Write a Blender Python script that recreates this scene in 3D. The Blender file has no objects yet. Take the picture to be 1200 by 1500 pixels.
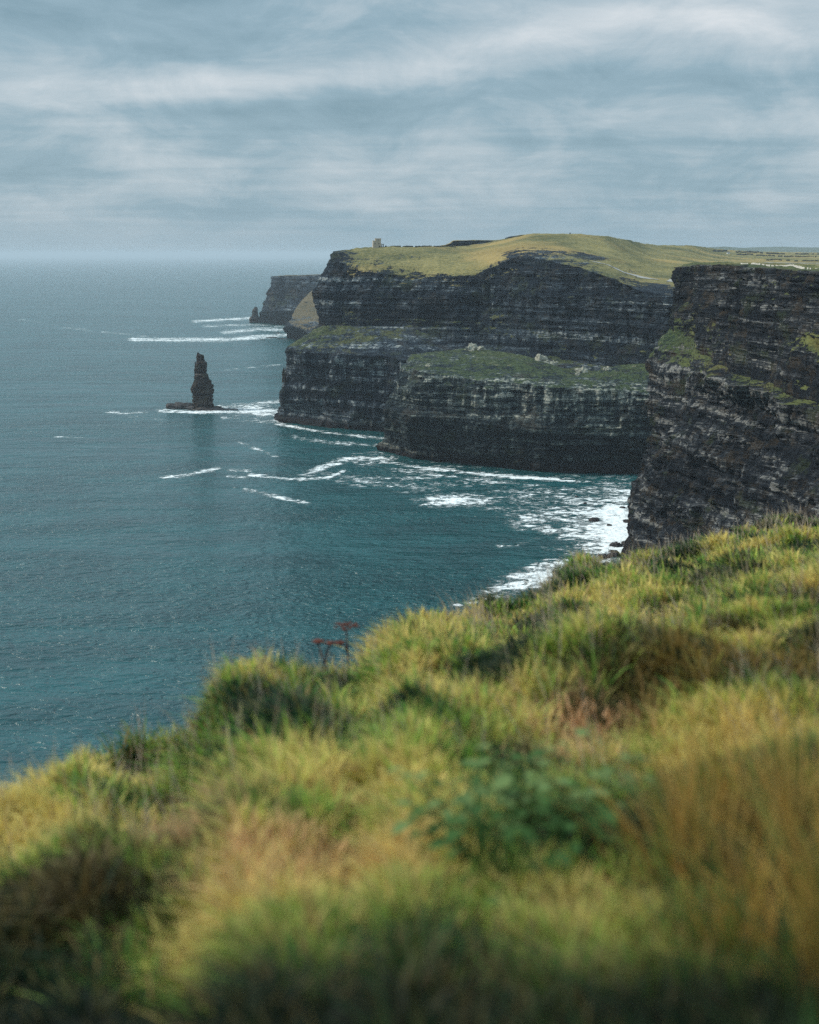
import bpy, math, random
import numpy as np
random.seed(7); RNG = np.random.default_rng(11)
sc = bpy.context.scene
COL = sc.collection
H = 187.0                     # eye height above the sea
F = 2000.0                    # focal length in photo pixels (1200 x 1500)
TH = math.atan(378.0 / F)     # the camera looks slightly down
CT, ST = math.cos(TH), math.sin(TH)

# ---------------------------------------------------------------- geometry helpers
def rayd(px, py):
    dx, dy = (px - 600.0) / F, (750.0 - py) / F
    return dx, CT + dy * ST, -ST + dy * CT
def P(px, py, Y):
    a, b, c = rayd(px, py); t = Y / b
    return (a * t, Y, H + c * t)
def S(px, py, z=0.0):
    a, b, c = rayd(px, py); t = (z - H) / c
    return (a * t, b * t, z)

def h3(i, j, k):
    n = (i.astype(np.int64) * 374761393 + j.astype(np.int64) * 668265263 + k.astype(np.int64) * 2147483647) & 0xffffffff
    n = ((n ^ (n >> 13)) * 1274126177) & 0xffffffff
    n = n ^ (n >> 16)
    n = (n * 2246822519) & 0xffffffff
    n = n ^ (n >> 15)
    return (n & 0xffffff) / float(0xffffff)
def vn(x, y, z=0.0):
    x = np.asarray(x, float); y = np.asarray(y, float); z = np.asarray(z, float) + 0 * x
    y = y + 0 * x
    xi, yi, zi = np.floor(x), np.floor(y), np.floor(z)
    u, v, w = x - xi, y - yi, z - zi
    u = u * u * (3 - 2 * u); v = v * v * (3 - 2 * v); w = w * w * (3 - 2 * w)
    r = 0
    for a in (0, 1):
        for b in (0, 1):
            for c in (0, 1):
                r = r + h3(xi + a, yi + b, zi + c) * (u if a else 1 - u) * (v if b else 1 - v) * (w if c else 1 - w)
    return r * 2 - 1
def fbm(x, y, z=0.0, o=4, g=0.5):
    r, a, f = 0, 1.0, 1.0
    for i in range(o):
        r = r + a * vn(x * f + 17.3 * i, y * f - 9.1 * i, np.asarray(z) * f + 5.7 * i); a *= g; f *= 2.03
    return r
def sstep(a, b, x):
    t = np.clip((x - a) / (b - a), 0, 1); return t * t * (3 - 2 * t)

def mesh_np(name, verts, faces, mat=None, attrs=None, parent=None, smooth=False, loops=None):
    """verts (n,3); faces (m,k) int array of equal k, or list of lists"""
    me = bpy.data.meshes.new(name)
    verts = np.asarray(verts, np.float32)
    if isinstance(faces, np.ndarray):
        m, k = faces.shape
        me.vertices.add(len(verts)); me.vertices.foreach_set('co', verts.ravel())
        me.loops.add(m * k); me.loops.foreach_set('vertex_index', faces.astype(np.int32).ravel())
        me.polygons.add(m)
        me.polygons.foreach_set('loop_start', np.arange(0, m * k, k, dtype=np.int32))
        me.update(calc_edges=True)
    else:
        me.from_pydata([tuple(map(float, v)) for v in verts], [], [tuple(map(int, f)) for f in faces]); me.update()
    if smooth:
        me.polygons.foreach_set('use_smooth', np.ones(len(me.polygons), bool))
    for an, av in (attrs or {}).items():
        av = np.asarray(av, np.float32)
        if av.ndim == 1:
            at = me.attributes.new(an, 'FLOAT', 'POINT'); at.data.foreach_set('value', av)
        else:
            at = me.attributes.new(an, 'FLOAT_COLOR', 'POINT')
            at.data.foreach_set('color', np.concatenate([av, np.ones((len(av), 1), np.float32)], 1).ravel())
    o = bpy.data.objects.new(name, me); COL.objects.link(o)
    if mat: me.materials.append(mat)
    if parent: o.parent = parent
    return o
def tag(o, label=None, cat=None, group=None, kind=None):
    if label: o['label'] = label
    if cat: o['category'] = cat
    if group: o['group'] = group
    if kind: o['kind'] = kind
    return o
def empty(name, loc, label, cat, group=None, rz=0.0):
    o = bpy.data.objects.new(name, None); COL.objects.link(o)
    o.location = loc; o.rotation_euler = (0, 0, rz); o.empty_display_size = 0.5
    return tag(o, label, cat, group)
def gridfaces(nv, nu, flip=False):
    i = np.arange(nv - 1)[:, None] * nu + np.arange(nu - 1)[None, :]
    i = i.ravel()
    f = np.stack([i, i + 1, i + 1 + nu, i + nu], 1)
    return f[:, ::-1].copy() if flip else f

class Geo:                     # simple collector for boxes, tubes and lumps
    def __init__(s): s.v = []; s.f = []
    def box(s, c, d, rz=0.0, top=1.0):
        n = len(s.v); ca, sa = math.cos(rz), math.sin(rz)
        for z in (-.5, .5):
            k = 1.0 if z < 0 else top
            for x, y in ((-.5, -.5), (.5, -.5), (.5, .5), (-.5, .5)):
                X, Y = x * d[0] * k, y * d[1] * k
                s.v.append((c[0] + X * ca - Y * sa, c[1] + X * sa + Y * ca, c[2] + z * d[2]))
        s.f += [(n, n+3, n+2, n+1), (n+4, n+5, n+6, n+7), (n, n+1, n+5, n+4), (n+1, n+2, n+6, n+5), (n+2, n+3, n+7, n+6), (n+3, n, n+4, n+7)]
    def tube(s, pts, rs, k=6):
        pts = [np.array(p, float) for p in pts]; rings = []
        for i, p in enumerate(pts):
            t = pts[min(i+1, len(pts)-1)] - pts[max(i-1, 0)]; t /= np.linalg.norm(t) + 1e-9
            a = np.cross(t, (0.3, 1, 0.1)); a /= np.linalg.norm(a) + 1e-9; b = np.cross(t, a)
            r = rs[i] if hasattr(rs, '__len__') else rs
            rings.append(len(s.v))
            for j in range(k):
                q = 2 * math.pi * j / k
                s.v.append(tuple(p + r * (a * math.cos(q) + b * math.sin(q))))
        for i in range(len(pts) - 1):
            for j in range(k):
                s.f.append((rings[i]+j, rings[i]+(j+1) % k, rings[i+1]+(j+1) % k, rings[i+1]+j))
        s.f.append(tuple(rings[0]+j for j in reversed(range(k)))); s.f.append(tuple(rings[-1]+j for j in range(k)))
    def lump(s, c, r, seed=0, amp=.35, nu=14, nv=9, sc_=(1, 1, 1)):
        n = len(s.v)
        th = np.linspace(0, math.pi, nv)[:, None]; ph = np.linspace(0, 2*math.pi, nu, endpoint=False)[None, :]
        x = np.sin(th)*np.cos(ph); y = np.sin(th)*np.sin(ph); z = np.cos(th)+0*ph
        k = 1 + amp*fbm(x*1.7+seed*3.1, y*1.7+seed, z*1.7, 3)
        # fractured look
        k = np.round(k*7)/7*.6 + k*.4
        V = np.stack([c[0]+x*k*r*sc_[0], c[1]+y*k*r*sc_[1], c[2]+z*k*r*sc_[2]], -1)
        V[0, :] = V[0].mean(0); V[-1, :] = V[-1].mean(0)
        s.v += [tuple(p) for p in V.reshape(-1, 3)]
        for i in range(nv-1):
            for j in range(nu):
                a, b = n+i*nu+j, n+i*nu+(j+1) % nu
                s.f.append((a, a+nu, b+nu, b))
    def build(s, name, mat, parent=None, smooth=False):
        return mesh_np(name, np.array(s.v), s.f, mat, None, parent, smooth)

# ---------------------------------------------------------------- materials
class NT:
    def __init__(s, tree): s.t = tree; s.n = tree.nodes; s.l = tree.links
    def node(s, typ, ins=None, **kw):
        nd = s.n.new(typ)
        for k, v in kw.items(): setattr(nd, k, v)
        for k, v in (ins or {}).items():
            sk = nd.inputs[k]
            if isinstance(v, bpy.types.NodeSocket): s.l.new(v, sk)
            else: sk.default_value = v
        return nd
    def math(s, op, a, b=0.0, c=0.0, clamp=False):
        nd = s.node('ShaderNodeMath', {0: a, 1: b, 2: c}, operation=op, use_clamp=clamp); return nd.outputs[0]
    def noise(s, vec, scale, detail=4, rough=.55, dist=0.0, dim='3D'):
        nd = s.node('ShaderNodeTexNoise', {'Vector': vec, 'Scale': scale, 'Detail': detail, 'Roughness': rough, 'Distortion': dist}); return nd.outputs['Fac']
    def ramp(s, fac, stops, interp='LINEAR'):
        nd = s.node('ShaderNodeValToRGB', {'Fac': fac}); cr = nd.color_ramp; cr.interpolation = interp
        while len(cr.elements) < len(stops): cr.elements.new(.5)
        for e, (p, c) in zip(cr.elements, stops):
            e.position = p; e.color = (c, c, c, 1) if not hasattr(c, '__len__') else (*c, 1)
        return nd.outputs['Color']
    def mix(s, fac, a, b, blend='MIX'):
        nd = s.node('ShaderNodeMix', data_type='RGBA', blend_type=blend)
        for k, v in ((0, fac), (6, a), (7, b)):
            sk = nd.inputs[k]
            if isinstance(v, bpy.types.NodeSocket): s.l.new(v, sk)
            elif hasattr(v, '__len__'): sk.default_value = (*v, 1)
            else: sk.default_value = v
        return nd.outputs[2]
    def scale(s, vec, sc3, loc=(0, 0, 0)):
        nd = s.node('ShaderNodeMapping', {'Vector': vec, 'Scale': sc3, 'Location': loc}); return nd.outputs[0]
    def attr(s, name): return s.node('ShaderNodeAttribute', attribute_name=name)
    def ss(s, x, a, b):
        nd = s.node('ShaderNodeMapRange', {'Value': x, 'From Min': a, 'From Max': b}, interpolation_type='SMOOTHSTEP'); return nd.outputs[0]

def new_mat(name):
    m = bpy.data.materials.new(name); m.use_nodes = True
    t = NT(m.node_tree); t.bsdf = m.node_tree.nodes['Principled BSDF']
    return m, t
def setb(t, **kw):
    for k, v in kw.items():
        sk = t.bsdf.inputs[k.replace('_', ' ')]
        if isinstance(v, bpy.types.NodeSocket): t.l.new(v, sk)
        else: sk.default_value = (*v, 1) if (hasattr(v, '__len__') and len(v) == 3) else v

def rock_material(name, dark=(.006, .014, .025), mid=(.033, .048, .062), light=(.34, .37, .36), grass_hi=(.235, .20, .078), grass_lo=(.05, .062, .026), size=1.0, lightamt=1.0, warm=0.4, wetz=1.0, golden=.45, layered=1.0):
    m, t = new_mat(name)
    pos = t.node('ShaderNodeNewGeometry').outputs['Position']
    nrm = t.node('ShaderNodeNewGeometry').outputs['Normal']
    nz = t.node('ShaderNodeSeparateXYZ', {0: nrm}).outputs['Z']
    z = t.node('ShaderNodeSeparateXYZ', {0: pos}).outputs['Z']
    k = 1.0 / size
    def N(sx, sz, loc, det=5, rough=.6): return t.math('MULTIPLY_ADD', t.math('SUBTRACT', t.noise(t.scale(pos, (sx*k, sx*k, sz*k), loc), 1.0, det, rough), .5), 2.6, .5)
    wob = t.node('ShaderNodeVectorMath', {0: pos, 1: t.node('ShaderNodeCombineXYZ', {2: t.math('MULTIPLY', t.noise(t.scale(pos, (.011*k,)*3), 1.0, 3), 6*size)}).outputs[0]}, operation='ADD').outputs[0]
    strata = t.math('MULTIPLY_ADD', t.math('SUBTRACT', t.noise(t.scale(wob, (.003*k, .003*k, .26*k)), 1.0, 7, .7), .5), 2.8, .5)
    bands = t.math('MULTIPLY_ADD', t.math('SUBTRACT', t.noise(t.scale(wob, (.003*k, .003*k, .075*k), (4, 4, 2)), 1.0, 3, .5), .5), 3.0, .5)
    joints = N(.22, .02, (0, 0, 0), 6, .65)
    blot = N(.016, .022, (11, 3, 5), 5, .6)
    fine = N(.45, .8, (0, 0, 0), 6, .75)
    blk = t.node('ShaderNodeTexVoronoi', {'Vector': t.scale(wob, (.16*k, .16*k, .38*k)), 'Scale': 1.0, 'Randomness': .9}, feature='F1')
    bv = t.node('ShaderNodeSeparateXYZ', {0: blk.outputs['Color']}).outputs[0]
    big = t.node('ShaderNodeTexVoronoi', {'Vector': t.scale(wob, (.045*k, .045*k, .085*k)), 'Scale': 1.0, 'Randomness': 1.0}, feature='F1')
    bgv = t.node('ShaderNodeSeparateXYZ', {0: big.outputs['Color']}).outputs[0]
    v = t.math('ADD', t.math('MULTIPLY_ADD', strata, .50*layered, -.10+.25*(1-layered)), t.math('MULTIPLY', bands, .26))
    v = t.math('ADD', v, t.math('MULTIPLY', bv, .20)); v = t.math('ADD', v, t.math('MULTIPLY', bgv, .14))
    v = t.math('ADD', v, t.math('MULTIPLY_ADD', joints, .24, -.04)); v = t.math('ADD', v, t.math('MULTIPLY', fine, .24)); v = t.math('ADD', v, t.math('MULTIPLY', blot, .22))
    lip = t.attr('lip').outputs['Fac']
    v = t.math('ADD', v, t.math('MULTIPLY', lip, t.math('MULTIPLY_ADD', joints, .55, -.04)))
    bed = t.node('ShaderNodeTexVoronoi', {'Vector': t.scale(wob, (.0025*k, .0025*k, .12*k)), 'Scale': 1.0, 'Randomness': 1.0}, feature='DISTANCE_TO_EDGE').outputs['Distance']
    bed2 = t.node('ShaderNodeTexVoronoi', {'Vector': t.scale(wob, (.02*k, .02*k, .55*k), (3, 1, 4)), 'Scale': 1.0, 'Randomness': 1.0}, feature='DISTANCE_TO_EDGE').outputs['Distance']
    crk = t.node('ShaderNodeTexVoronoi', {'Vector': t.scale(wob, (.11*k, .11*k, .022*k), (1, 8, 4)), 'Scale': 1.0, 'Randomness': 1.0}, feature='DISTANCE_TO_EDGE').outputs['Distance']
    cut = t.math('MULTIPLY', t.math('MULTIPLY', t.ss(bed, .0, .16), t.math('MULTIPLY_ADD', t.ss(bed2, .0, .15), .6, .4)), t.math('MULTIPLY_ADD', t.ss(crk, .0, .11), .7, .3))
    v = t.math('ADD', v, t.math('MULTIPLY', t.math('SUBTRACT', cut, .62), .34*layered))
    bdc = t.node('ShaderNodeSeparateXYZ', {0: t.node('ShaderNodeTexVoronoi', {'Vector': t.scale(wob, (.0025*k, .0025*k, .12*k)), 'Scale': 1.0, 'Randomness': 1.0}, feature='F1').outputs['Color']}).outputs[0]
    v = t.math('ADD', v, t.math('MULTIPLY', t.math('SUBTRACT', bdc, .5), .26))
    stain = t.math('MULTIPLY_ADD', t.math('SUBTRACT', t.noise(t.scale(pos, (.07*k, .07*k, .006*k), (21, 2, 9)), 1.0, 5, .62), .5), 2.4, .5)
    v = t.math('SUBTRACT', v, t.math('MULTIPLY', t.ss(stain, .55, .9), .16))
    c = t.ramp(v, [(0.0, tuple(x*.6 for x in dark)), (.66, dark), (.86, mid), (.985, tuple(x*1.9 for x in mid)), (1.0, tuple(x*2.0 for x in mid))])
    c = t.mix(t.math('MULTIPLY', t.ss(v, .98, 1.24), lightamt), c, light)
    earth = N(.04, .07, (31, 7, 3), 6, .7)
    c = t.mix(t.math('MULTIPLY', t.ss(earth, .52, .85), warm), c, t.mix(fine, (.030, .022, .014), (.12, .085, .045)))
    moss = N(.03, .05, (1, 17, 3), 6, .7)
    c = t.mix(t.math('MULTIPLY', t.ss(moss, .6, .9), .55), c, (.040, .055, .022))
    wet = t.ss(t.math('ADD', z, t.math('MULTIPLY', fine, 8.0)), 17.0, 5.0)
    c = t.mix(t.math('MULTIPLY', wet, wetz), c, (.016, .012, .012))
    ga = t.attr('grass').outputs['Fac']
    gn = N(.05, .12, (9, 1, 4), 7, .72)
    gn2 = N(.35, .6, (3, 6, 4), 4, .7)
    edge = t.math('SUBTRACT', 1.0, t.math('MULTIPLY', t.ss(ga, .75, 1.0), .93))
    gq = t.math('ADD', t.math('MULTIPLY', t.math('SUBTRACT', gn, .5), .80), t.math('MULTIPLY', t.math('SUBTRACT', gn2, .5), .40))
    gq = t.math('ADD', gq, t.math('MULTIPLY', t.math('SUBTRACT', nz, .55), .45))
    g = t.ss(t.math('MULTIPLY_ADD', gq, edge, ga), .44, .56)
    gv = N(.010, .03, (2, 8, 1), 7, .65); gf = N(.28, .5, (2, 8, 1), 5, .75)
    gc = t.mix(t.ss(t.math('ADD', t.math('MULTIPLY', gv, .5), t.math('MULTIPLY', gf, .5)), .18, .82), grass_lo, grass_hi)
    gold = N(.005, .02, (5, 1, 7), 5, .6)
    gc = t.mix(t.math('MULTIPLY', t.ss(gold, .5, .85), golden), gc, (.36, .24, .085))
    lush = t.attr('lush').outputs['Fac']
    gl = t.mix(t.ss(gf, .2, .85), (.008, .018, .010), (.044, .066, .024))
    gl = t.mix(t.math('MULTIPLY', t.ss(N(.11, .11, (7, 7, 1), 7, .8), .66, .95), .8), gl, (.20, .19, .12))
    gc = t.mix(lush, gc, gl)
    c = t.mix(g, c, gc)
    hb = t.math('ADD', t.math('MULTIPLY', fine, .5), t.math('MULTIPLY', strata, .8))
    hb = t.math('ADD', hb, t.math('MULTIPLY', joints, .5)); hb = t.math('ADD', hb, t.math('MULTIPLY', bv, .6)); hb = t.math('ADD', hb, t.math('MULTIPLY', cut, .9))
    bump = t.node('ShaderNodeBump', {'Height': hb, 'Strength': t.math('MULTIPLY_ADD', g, -.6, 1.0), 'Distance': 2.4*size})
    setb(t, Base_Color=c, Roughness=.92, Normal=bump.outputs[0], Specular_IOR_Level=.15)
    return m

M = {}
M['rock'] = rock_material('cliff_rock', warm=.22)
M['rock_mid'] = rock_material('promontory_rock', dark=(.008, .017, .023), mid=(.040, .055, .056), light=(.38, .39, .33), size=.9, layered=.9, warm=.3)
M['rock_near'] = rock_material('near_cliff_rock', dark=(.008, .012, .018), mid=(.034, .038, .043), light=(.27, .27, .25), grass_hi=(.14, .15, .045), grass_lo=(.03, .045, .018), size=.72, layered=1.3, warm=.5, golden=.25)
M['rock_far'] = rock_material('distant_cliff_rock', grass_hi=(.13, .10, .055), grass_lo=(.04, .045, .028), lightamt=.4, size=1.6, golden=.0)

def plain(name, col, rough=.9, var=.35, sc_=1.0, spec=.2):
    m, t = new_mat(name)
    pos = t.node('ShaderNodeTexCoord').outputs['Object']
    n = t.noise(t.scale(pos, (sc_, sc_, sc_)), 1.0, 6, .7)
    c = t.mix(n, tuple(x*(1-var) for x in col), tuple(min(1, x*(1+var)) for x in col))
    b = t.node('ShaderNodeBump', {'Height': n, 'Strength': .4, 'Distance': .3/sc_})
    setb(t, Base_Color=c, Roughness=rough, Normal=b.outputs[0], Specular_IOR_Level=spec)
    return m
M['pale_rock'] = plain('pale_limestone', (.27, .265, .21), sc_=.5, var=.5)
M['stack'] = rock_material('stack_rock', dark=(.018,.014,.013), mid=(.06, .048, .040), light=(.17, .15, .12), size=.5, warm=.6, wetz=.7)
M['skerry'] = plain('wet_brown_rock', (.026, .022, .021), sc_=.4, var=.6, rough=.6)
M['tower_stone'] = plain('tower_stone', (.40, .34, .26), sc_=.7, var=.3)
M['dark'] = plain('dark_opening', (.02, .02, .022), sc_=1)
M['wall_stone'] = plain('dry_stone', (.07, .07, .06), sc_=.6)
M['flag'] = plain('pale_flagstone', (.52, .50, .46), sc_=.4, var=.5)
M['path'] = plain('gravel_path', (.27, .27, .25), sc_=.25, var=.3)
M['white'] = plain('whitewash', (.75, .75, .72), sc_=.5, var=.1)
M['slate'] = plain('slate_roof', (.1, .1, .11), sc_=.5)
M['yellow'] = plain('yellow_jacket', (.75, .5, .05), sc_=2, var=.1)
M['navy'] = plain('dark_clothing', (.03, .035, .05), sc_=2, var=.2)
M['skin'] = plain('skin', (.45, .28, .2), sc_=5, var=.1)
M['hill'] = plain('far_hill_heather', (.07, .09, .06), sc_=.004, var=.4)

# ---------------------------------------------------------------- coast patches
def catmull(pts, sub):
    """pts (n,k,3) interpolated along axis 0; sub = samples per span"""
    pts = np.asarray(pts, float); n = len(pts); out = []
    for i in range(n - 1):
        p0, p1, p2, p3 = pts[max(i-1, 0)], pts[i], pts[i+1], pts[min(i+2, n-1)]
        m1, m2 = (p2 - p0) * .5, (p3 - p1) * .5
        # keep tangents short so that uneven stations do not overshoot
        L = np.linalg.norm(p2 - p1, axis=-1, keepdims=True)
        for m_ in (m1, m2):
            lm = np.linalg.norm(m_, axis=-1, keepdims=True); m_ *= np.minimum(1, 1.0*L/(lm+1e-9))
        tt = np.linspace(0, 1, sub[i], endpoint=False)
        for t_ in tt:
            a, b = t_*t_*t_, t_*t_
            out.append((2*a-3*b+1)*p1 + (a-2*b+t_)*m1 + (-2*a+3*b)*p2 + (a-b)*m2)
    out.append(pts[-1]); return np.array(out)

def coast(name, stations, rowsub, grass, amp, lipc, lush, step, mat, seed, label=None, blk=1.0, big=6.0, blobs=(), relief=1.0, rib=1.0):
    """stations: list (along shore) of lists (levels) of 3D points"""
    st = np.array(stations, float)                           # (n,k,3)
    ln = np.linalg.norm(st[1:] - st[:-1], axis=2)[:, :5].mean(1)
    sub = [max(2, int(l/step)) for l in ln]
    g = catmull(st, sub)                                      # (U,k,3)
    U, K, _ = g.shape
    rows, gr, am, lp, lu = [], [], [], [], []
    for k in range(K - 1):
        tt = np.linspace(0, 1, rowsub[k], endpoint=False)
        for t_ in tt:
            rows.append(g[:, k]*(1-t_) + g[:, k+1]*t_)
            gr.append(grass[k]*(1-t_)+grass[k+1]*t_); am.append(amp[k]*(1-t_)+amp[k+1]*t_)
            lp.append(lipc[k]*(1-t_)+lipc[k+1]*t_); lu.append(lush[k]*(1-t_)+lush[k+1]*t_)
    rows.append(g[:, -1]); gr.append(grass[-1]); am.append(amp[-1]); lp.append(lipc[-1]); lu.append(lush[-1])
    V = np.array(rows)                                        # (R,U,3)
    S0 = V.copy()
    R = len(rows)
    gr, am, lp, lu = [np.repeat(np.array(a)[:, None], U, 1) for a in (gr, am, lp, lu)]
    ref = g[:, 1]                                             # shore-line for s and outward direction
    d = np.gradient(ref[:, :2], axis=0); d /= np.linalg.norm(d, axis=1, keepdims=True)+1e-9
    kk = 9
    ker = np.ones(kk)/kk
    d = np.stack([np.convolve(np.pad(d[:, i], kk//2, 'edge'), ker, 'valid') for i in (0, 1)], 1)
    d /= np.linalg.norm(d, axis=1, keepdims=True)+1e-9
    out = np.stack([d[:, 1], -d[:, 0]], 1)                    # right-hand side of travel
    s = np.concatenate([[0], np.cumsum(np.linalg.norm(np.diff(ref[:, :2], axis=0), axis=1))])
    s = np.repeat(s[None], R, 0); z = V[..., 2]
    q = blk
    s2 = s + 3*vn(s/25, z/25, seed)
    lay = z/(2.6*q) + 1.1*vn(z/(9*q), 0*z, seed+3) + .25*vn(s/60, z/30, seed+9)
    L1 = np.floor(lay)
    cw = (3.5 + 5*h3(L1, L1*0+seed, L1*0))*q
    c1 = np.floor(s2/cw + 20*h3(L1, L1*0+7, L1*0+seed))
    block = h3(c1, L1, L1*0+seed) - .5
    L2 = np.floor(z/(9*q)+.6*vn(s/50, z/20, seed+1)); c2 = np.floor(s2/(13*q)+9*h3(L2, L2*0, L2*0+seed))
    block2 = h3(c2, L2, L2*0+seed+5) - .5
    layer = h3(L1, L1*0, L1*0+seed+2) - .5
    col = np.floor(s2/(6*q)+.6*vn(s/9, z/30, seed)); colv = h3(col, np.floor(z/(38*q)+h3(col, col*0, col*0)), col*0+seed) - .5
    D_k = 1.0
    for (bp, br, bs, bl) in blobs:
        w_ = np.exp(-(((S0-np.array(bp))/np.array(br))**2).sum(-1)); gr = gr+bs*w_; lu = lu+bl*w_
    gr = np.clip(gr, 0, 1.3); lu = np.clip(lu, 0, 1)
    D = 1.5*q*block + 3.6*q*block2 + 1.5*q*layer + 3.2*q*colv + 5.0*q*vn(s/(26*q), z/(70*q), seed+7)
    D += 3.0*q*vn(s/(45*q), z/(13*q), seed+11) + big*fbm(s/70, z/160, seed+.5, 3) + 1.6*q*vn(s/18, z/14, seed) + 1.2*q*fbm(s/6, z/5, seed, 3)
    base_fade = sstep(-6, 6, z)*.5+.5
    D = D*relief + rib*(6.5*(.42-np.abs(vn(s/(30*q), z/(170*q), seed+21))) + 3.0*(.4-np.abs(vn(s/(11*q), z/(90*q), seed+31))))
    V[..., 0] += out[None, :, 0]*D*am*base_fade
    V[..., 1] += out[None, :, 1]*D*am*base_fade
    # gentle relief on the grassy parts
    soft = 1 - np.clip(am, 0, 1)
    V[..., 2] += soft*(1.2*fbm(V[..., 0]/22, V[..., 1]/22, seed, 4))*np.clip(gr*1.5, 0, 1)
    V[..., 2] += am*(.6*q*vn(s/7, z/9, seed+4))*sstep(2, 10, z)
    o = mesh_np(name, V.reshape(-1, 3), gridfaces(R, U), mat, {'grass': gr.ravel(), 'lip': lp.ravel(), 'lush': lu.ravel()})
    return tag(o, label, None, None, 'structure')

def W(x, y, z): return (x, y, z)
def under(p, dx=0, dy=-14): return (p[0]+dx, p[1]+dy, -6)

# --- main headland with the tower
A = [
 [W(60,1980,-6),W(70,1960,80),W(80,1940,100),W(85,1930,140),W(100,1920,180),W(110,1880,190),W(120,1840,194),W(130,1800,196),W(145,1780,194)],
 [W(-95,1690,-6),W(-72,1680,82),W(-60,1670,106),W(-55,1665,150),W(-45,1662,186),W(-35,1664,190),W(-28,1668,193),W(-20,1680,195),W(0,1730,192)],
 [S(408,621,-6),P(429,508,1535),P(471,477,1560),P(474,425,1566),P(497,369,1580),P(510,366,1600),P(520,364.5,1620),P(532,362.5,1660),P(560,366,1750)],
 [S(470,633,-6),P(482,517,1470),P(500,477,1530),P(500,430,1536),P(517,395,1545),P(522,382,1562),P(538,368,1600),P(560,361.5,1650),P(580,366,1800)],
 [S(563,641,-6),P(580,525,1425),P(598,482,1500),P(603,440,1505),P(622,405,1515),P(627,392,1530),P(632,374,1580),P(640,360.5,1680),P(650,364,1850)],
 [under(P(650,542,1400)),P(650,542,1400),P(690,507,1465),P(690,445,1473),P(692,402,1482),P(692,391,1500),P(696,371,1580),P(705,358,1800),P(712,362,2000)],
 [under(P(740,548,1365)),P(740,548,1365),P(760,509,1425),P(760,430,1436),P(757,377,1456),P(760,369,1490),P(766,356,1600),P(775,343,1780),P(780,350,2050)],
 [under(P(810,552,1335)),P(810,552,1335),P(830,527,1385),P(830,450,1396),P(822,386,1412),P(826,376,1450),P(830,360,1600),P(832,341.5,1780),P(835,350,2050)],
 [under(P(880,560,1300)),P(880,560,1300),P(890,537,1338),P(890,470,1345),P(880,402,1356),P(885,391,1400),P(890,371,1600),P(888,346,1850),P(895,354,2200)],
 [under(P(940,575,1268)),P(940,575,1268),P(945,543,1295),P(945,480,1300),P(936,424,1306),P(940,412,1360),P(948,384,1650),P(955,358,2400),P(965,364,3000)],
 [under(P(1000,582,1240)),P(1000,582,1240),P(1000,548,1258),P(1000,485,1262),P(1000,434,1266),P(1000,416,1360),P(1000,386,1750),P(1010,359.5,2600),P(1020,364,3400)],
 [under(P(1100,590,1215)),P(1100,590,1215),P(1100,552,1228),P(1100,490,1232),P(1100,440,1236),P(1100,420,1360),P(1090,389,1900),P(1075,366.5,3800),P(1080,368,6000)],
 [under(P(1230,600,1200)),P(1230,600,1200),P(1230,555,1215),P(1230,495,1220),P(1230,445,1224),P(1220,425,1360),P(1210,392,1900),P(1200,370,4500),P(1200,371,7000)],
 [under(P(1700,620,1150)),P(1700,620,1150),P(1700,560,1160),P(1700,500,1165),P(1700,455,1170),P(1690,430,1360),P(1680,396,1900),P(1650,372,4500),P(1650,372.5,7000)],
]
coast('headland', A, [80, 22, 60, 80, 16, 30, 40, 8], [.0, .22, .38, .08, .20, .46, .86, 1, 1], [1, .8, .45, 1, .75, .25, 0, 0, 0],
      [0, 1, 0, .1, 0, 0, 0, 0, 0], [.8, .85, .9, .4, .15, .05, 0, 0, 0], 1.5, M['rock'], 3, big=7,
      blobs=[(P(525, 388, 1550), (60, 60, 16), .26, -.2), (P(650, 385, 1510), (60, 60, 16), .34, -.1), (P(720, 400, 1480), (50, 60, 14), .12, 0), (P(565, 380, 1590), (110, 70, 13), -.38, 0), (P(800, 370, 1490), (70, 60, 9), -.35, 0),
             (P(900, 395, 1360), (40, 50, 9), .22, .3), (P(450, 495, 1520), (35, 40, 14), .2, .1), (P(625, 520, 1450), (50, 90, 22), -.6, 0), (P(700, 540, 1400), (60, 90, 22), -.6, 0), (P(730, 480, 1450), (60, 40, 14), .22, .1), (P(640, 470, 1490), (45, 40, 12), .2, .1),
             (P(860, 375, 1500), (14, 60, 3), -.75, 0), (P(880, 378, 1500), (18, 60, 2.5), -.6, 0), (P(960, 425, 1330), (22, 40, 6), -.6, 0)])
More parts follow.
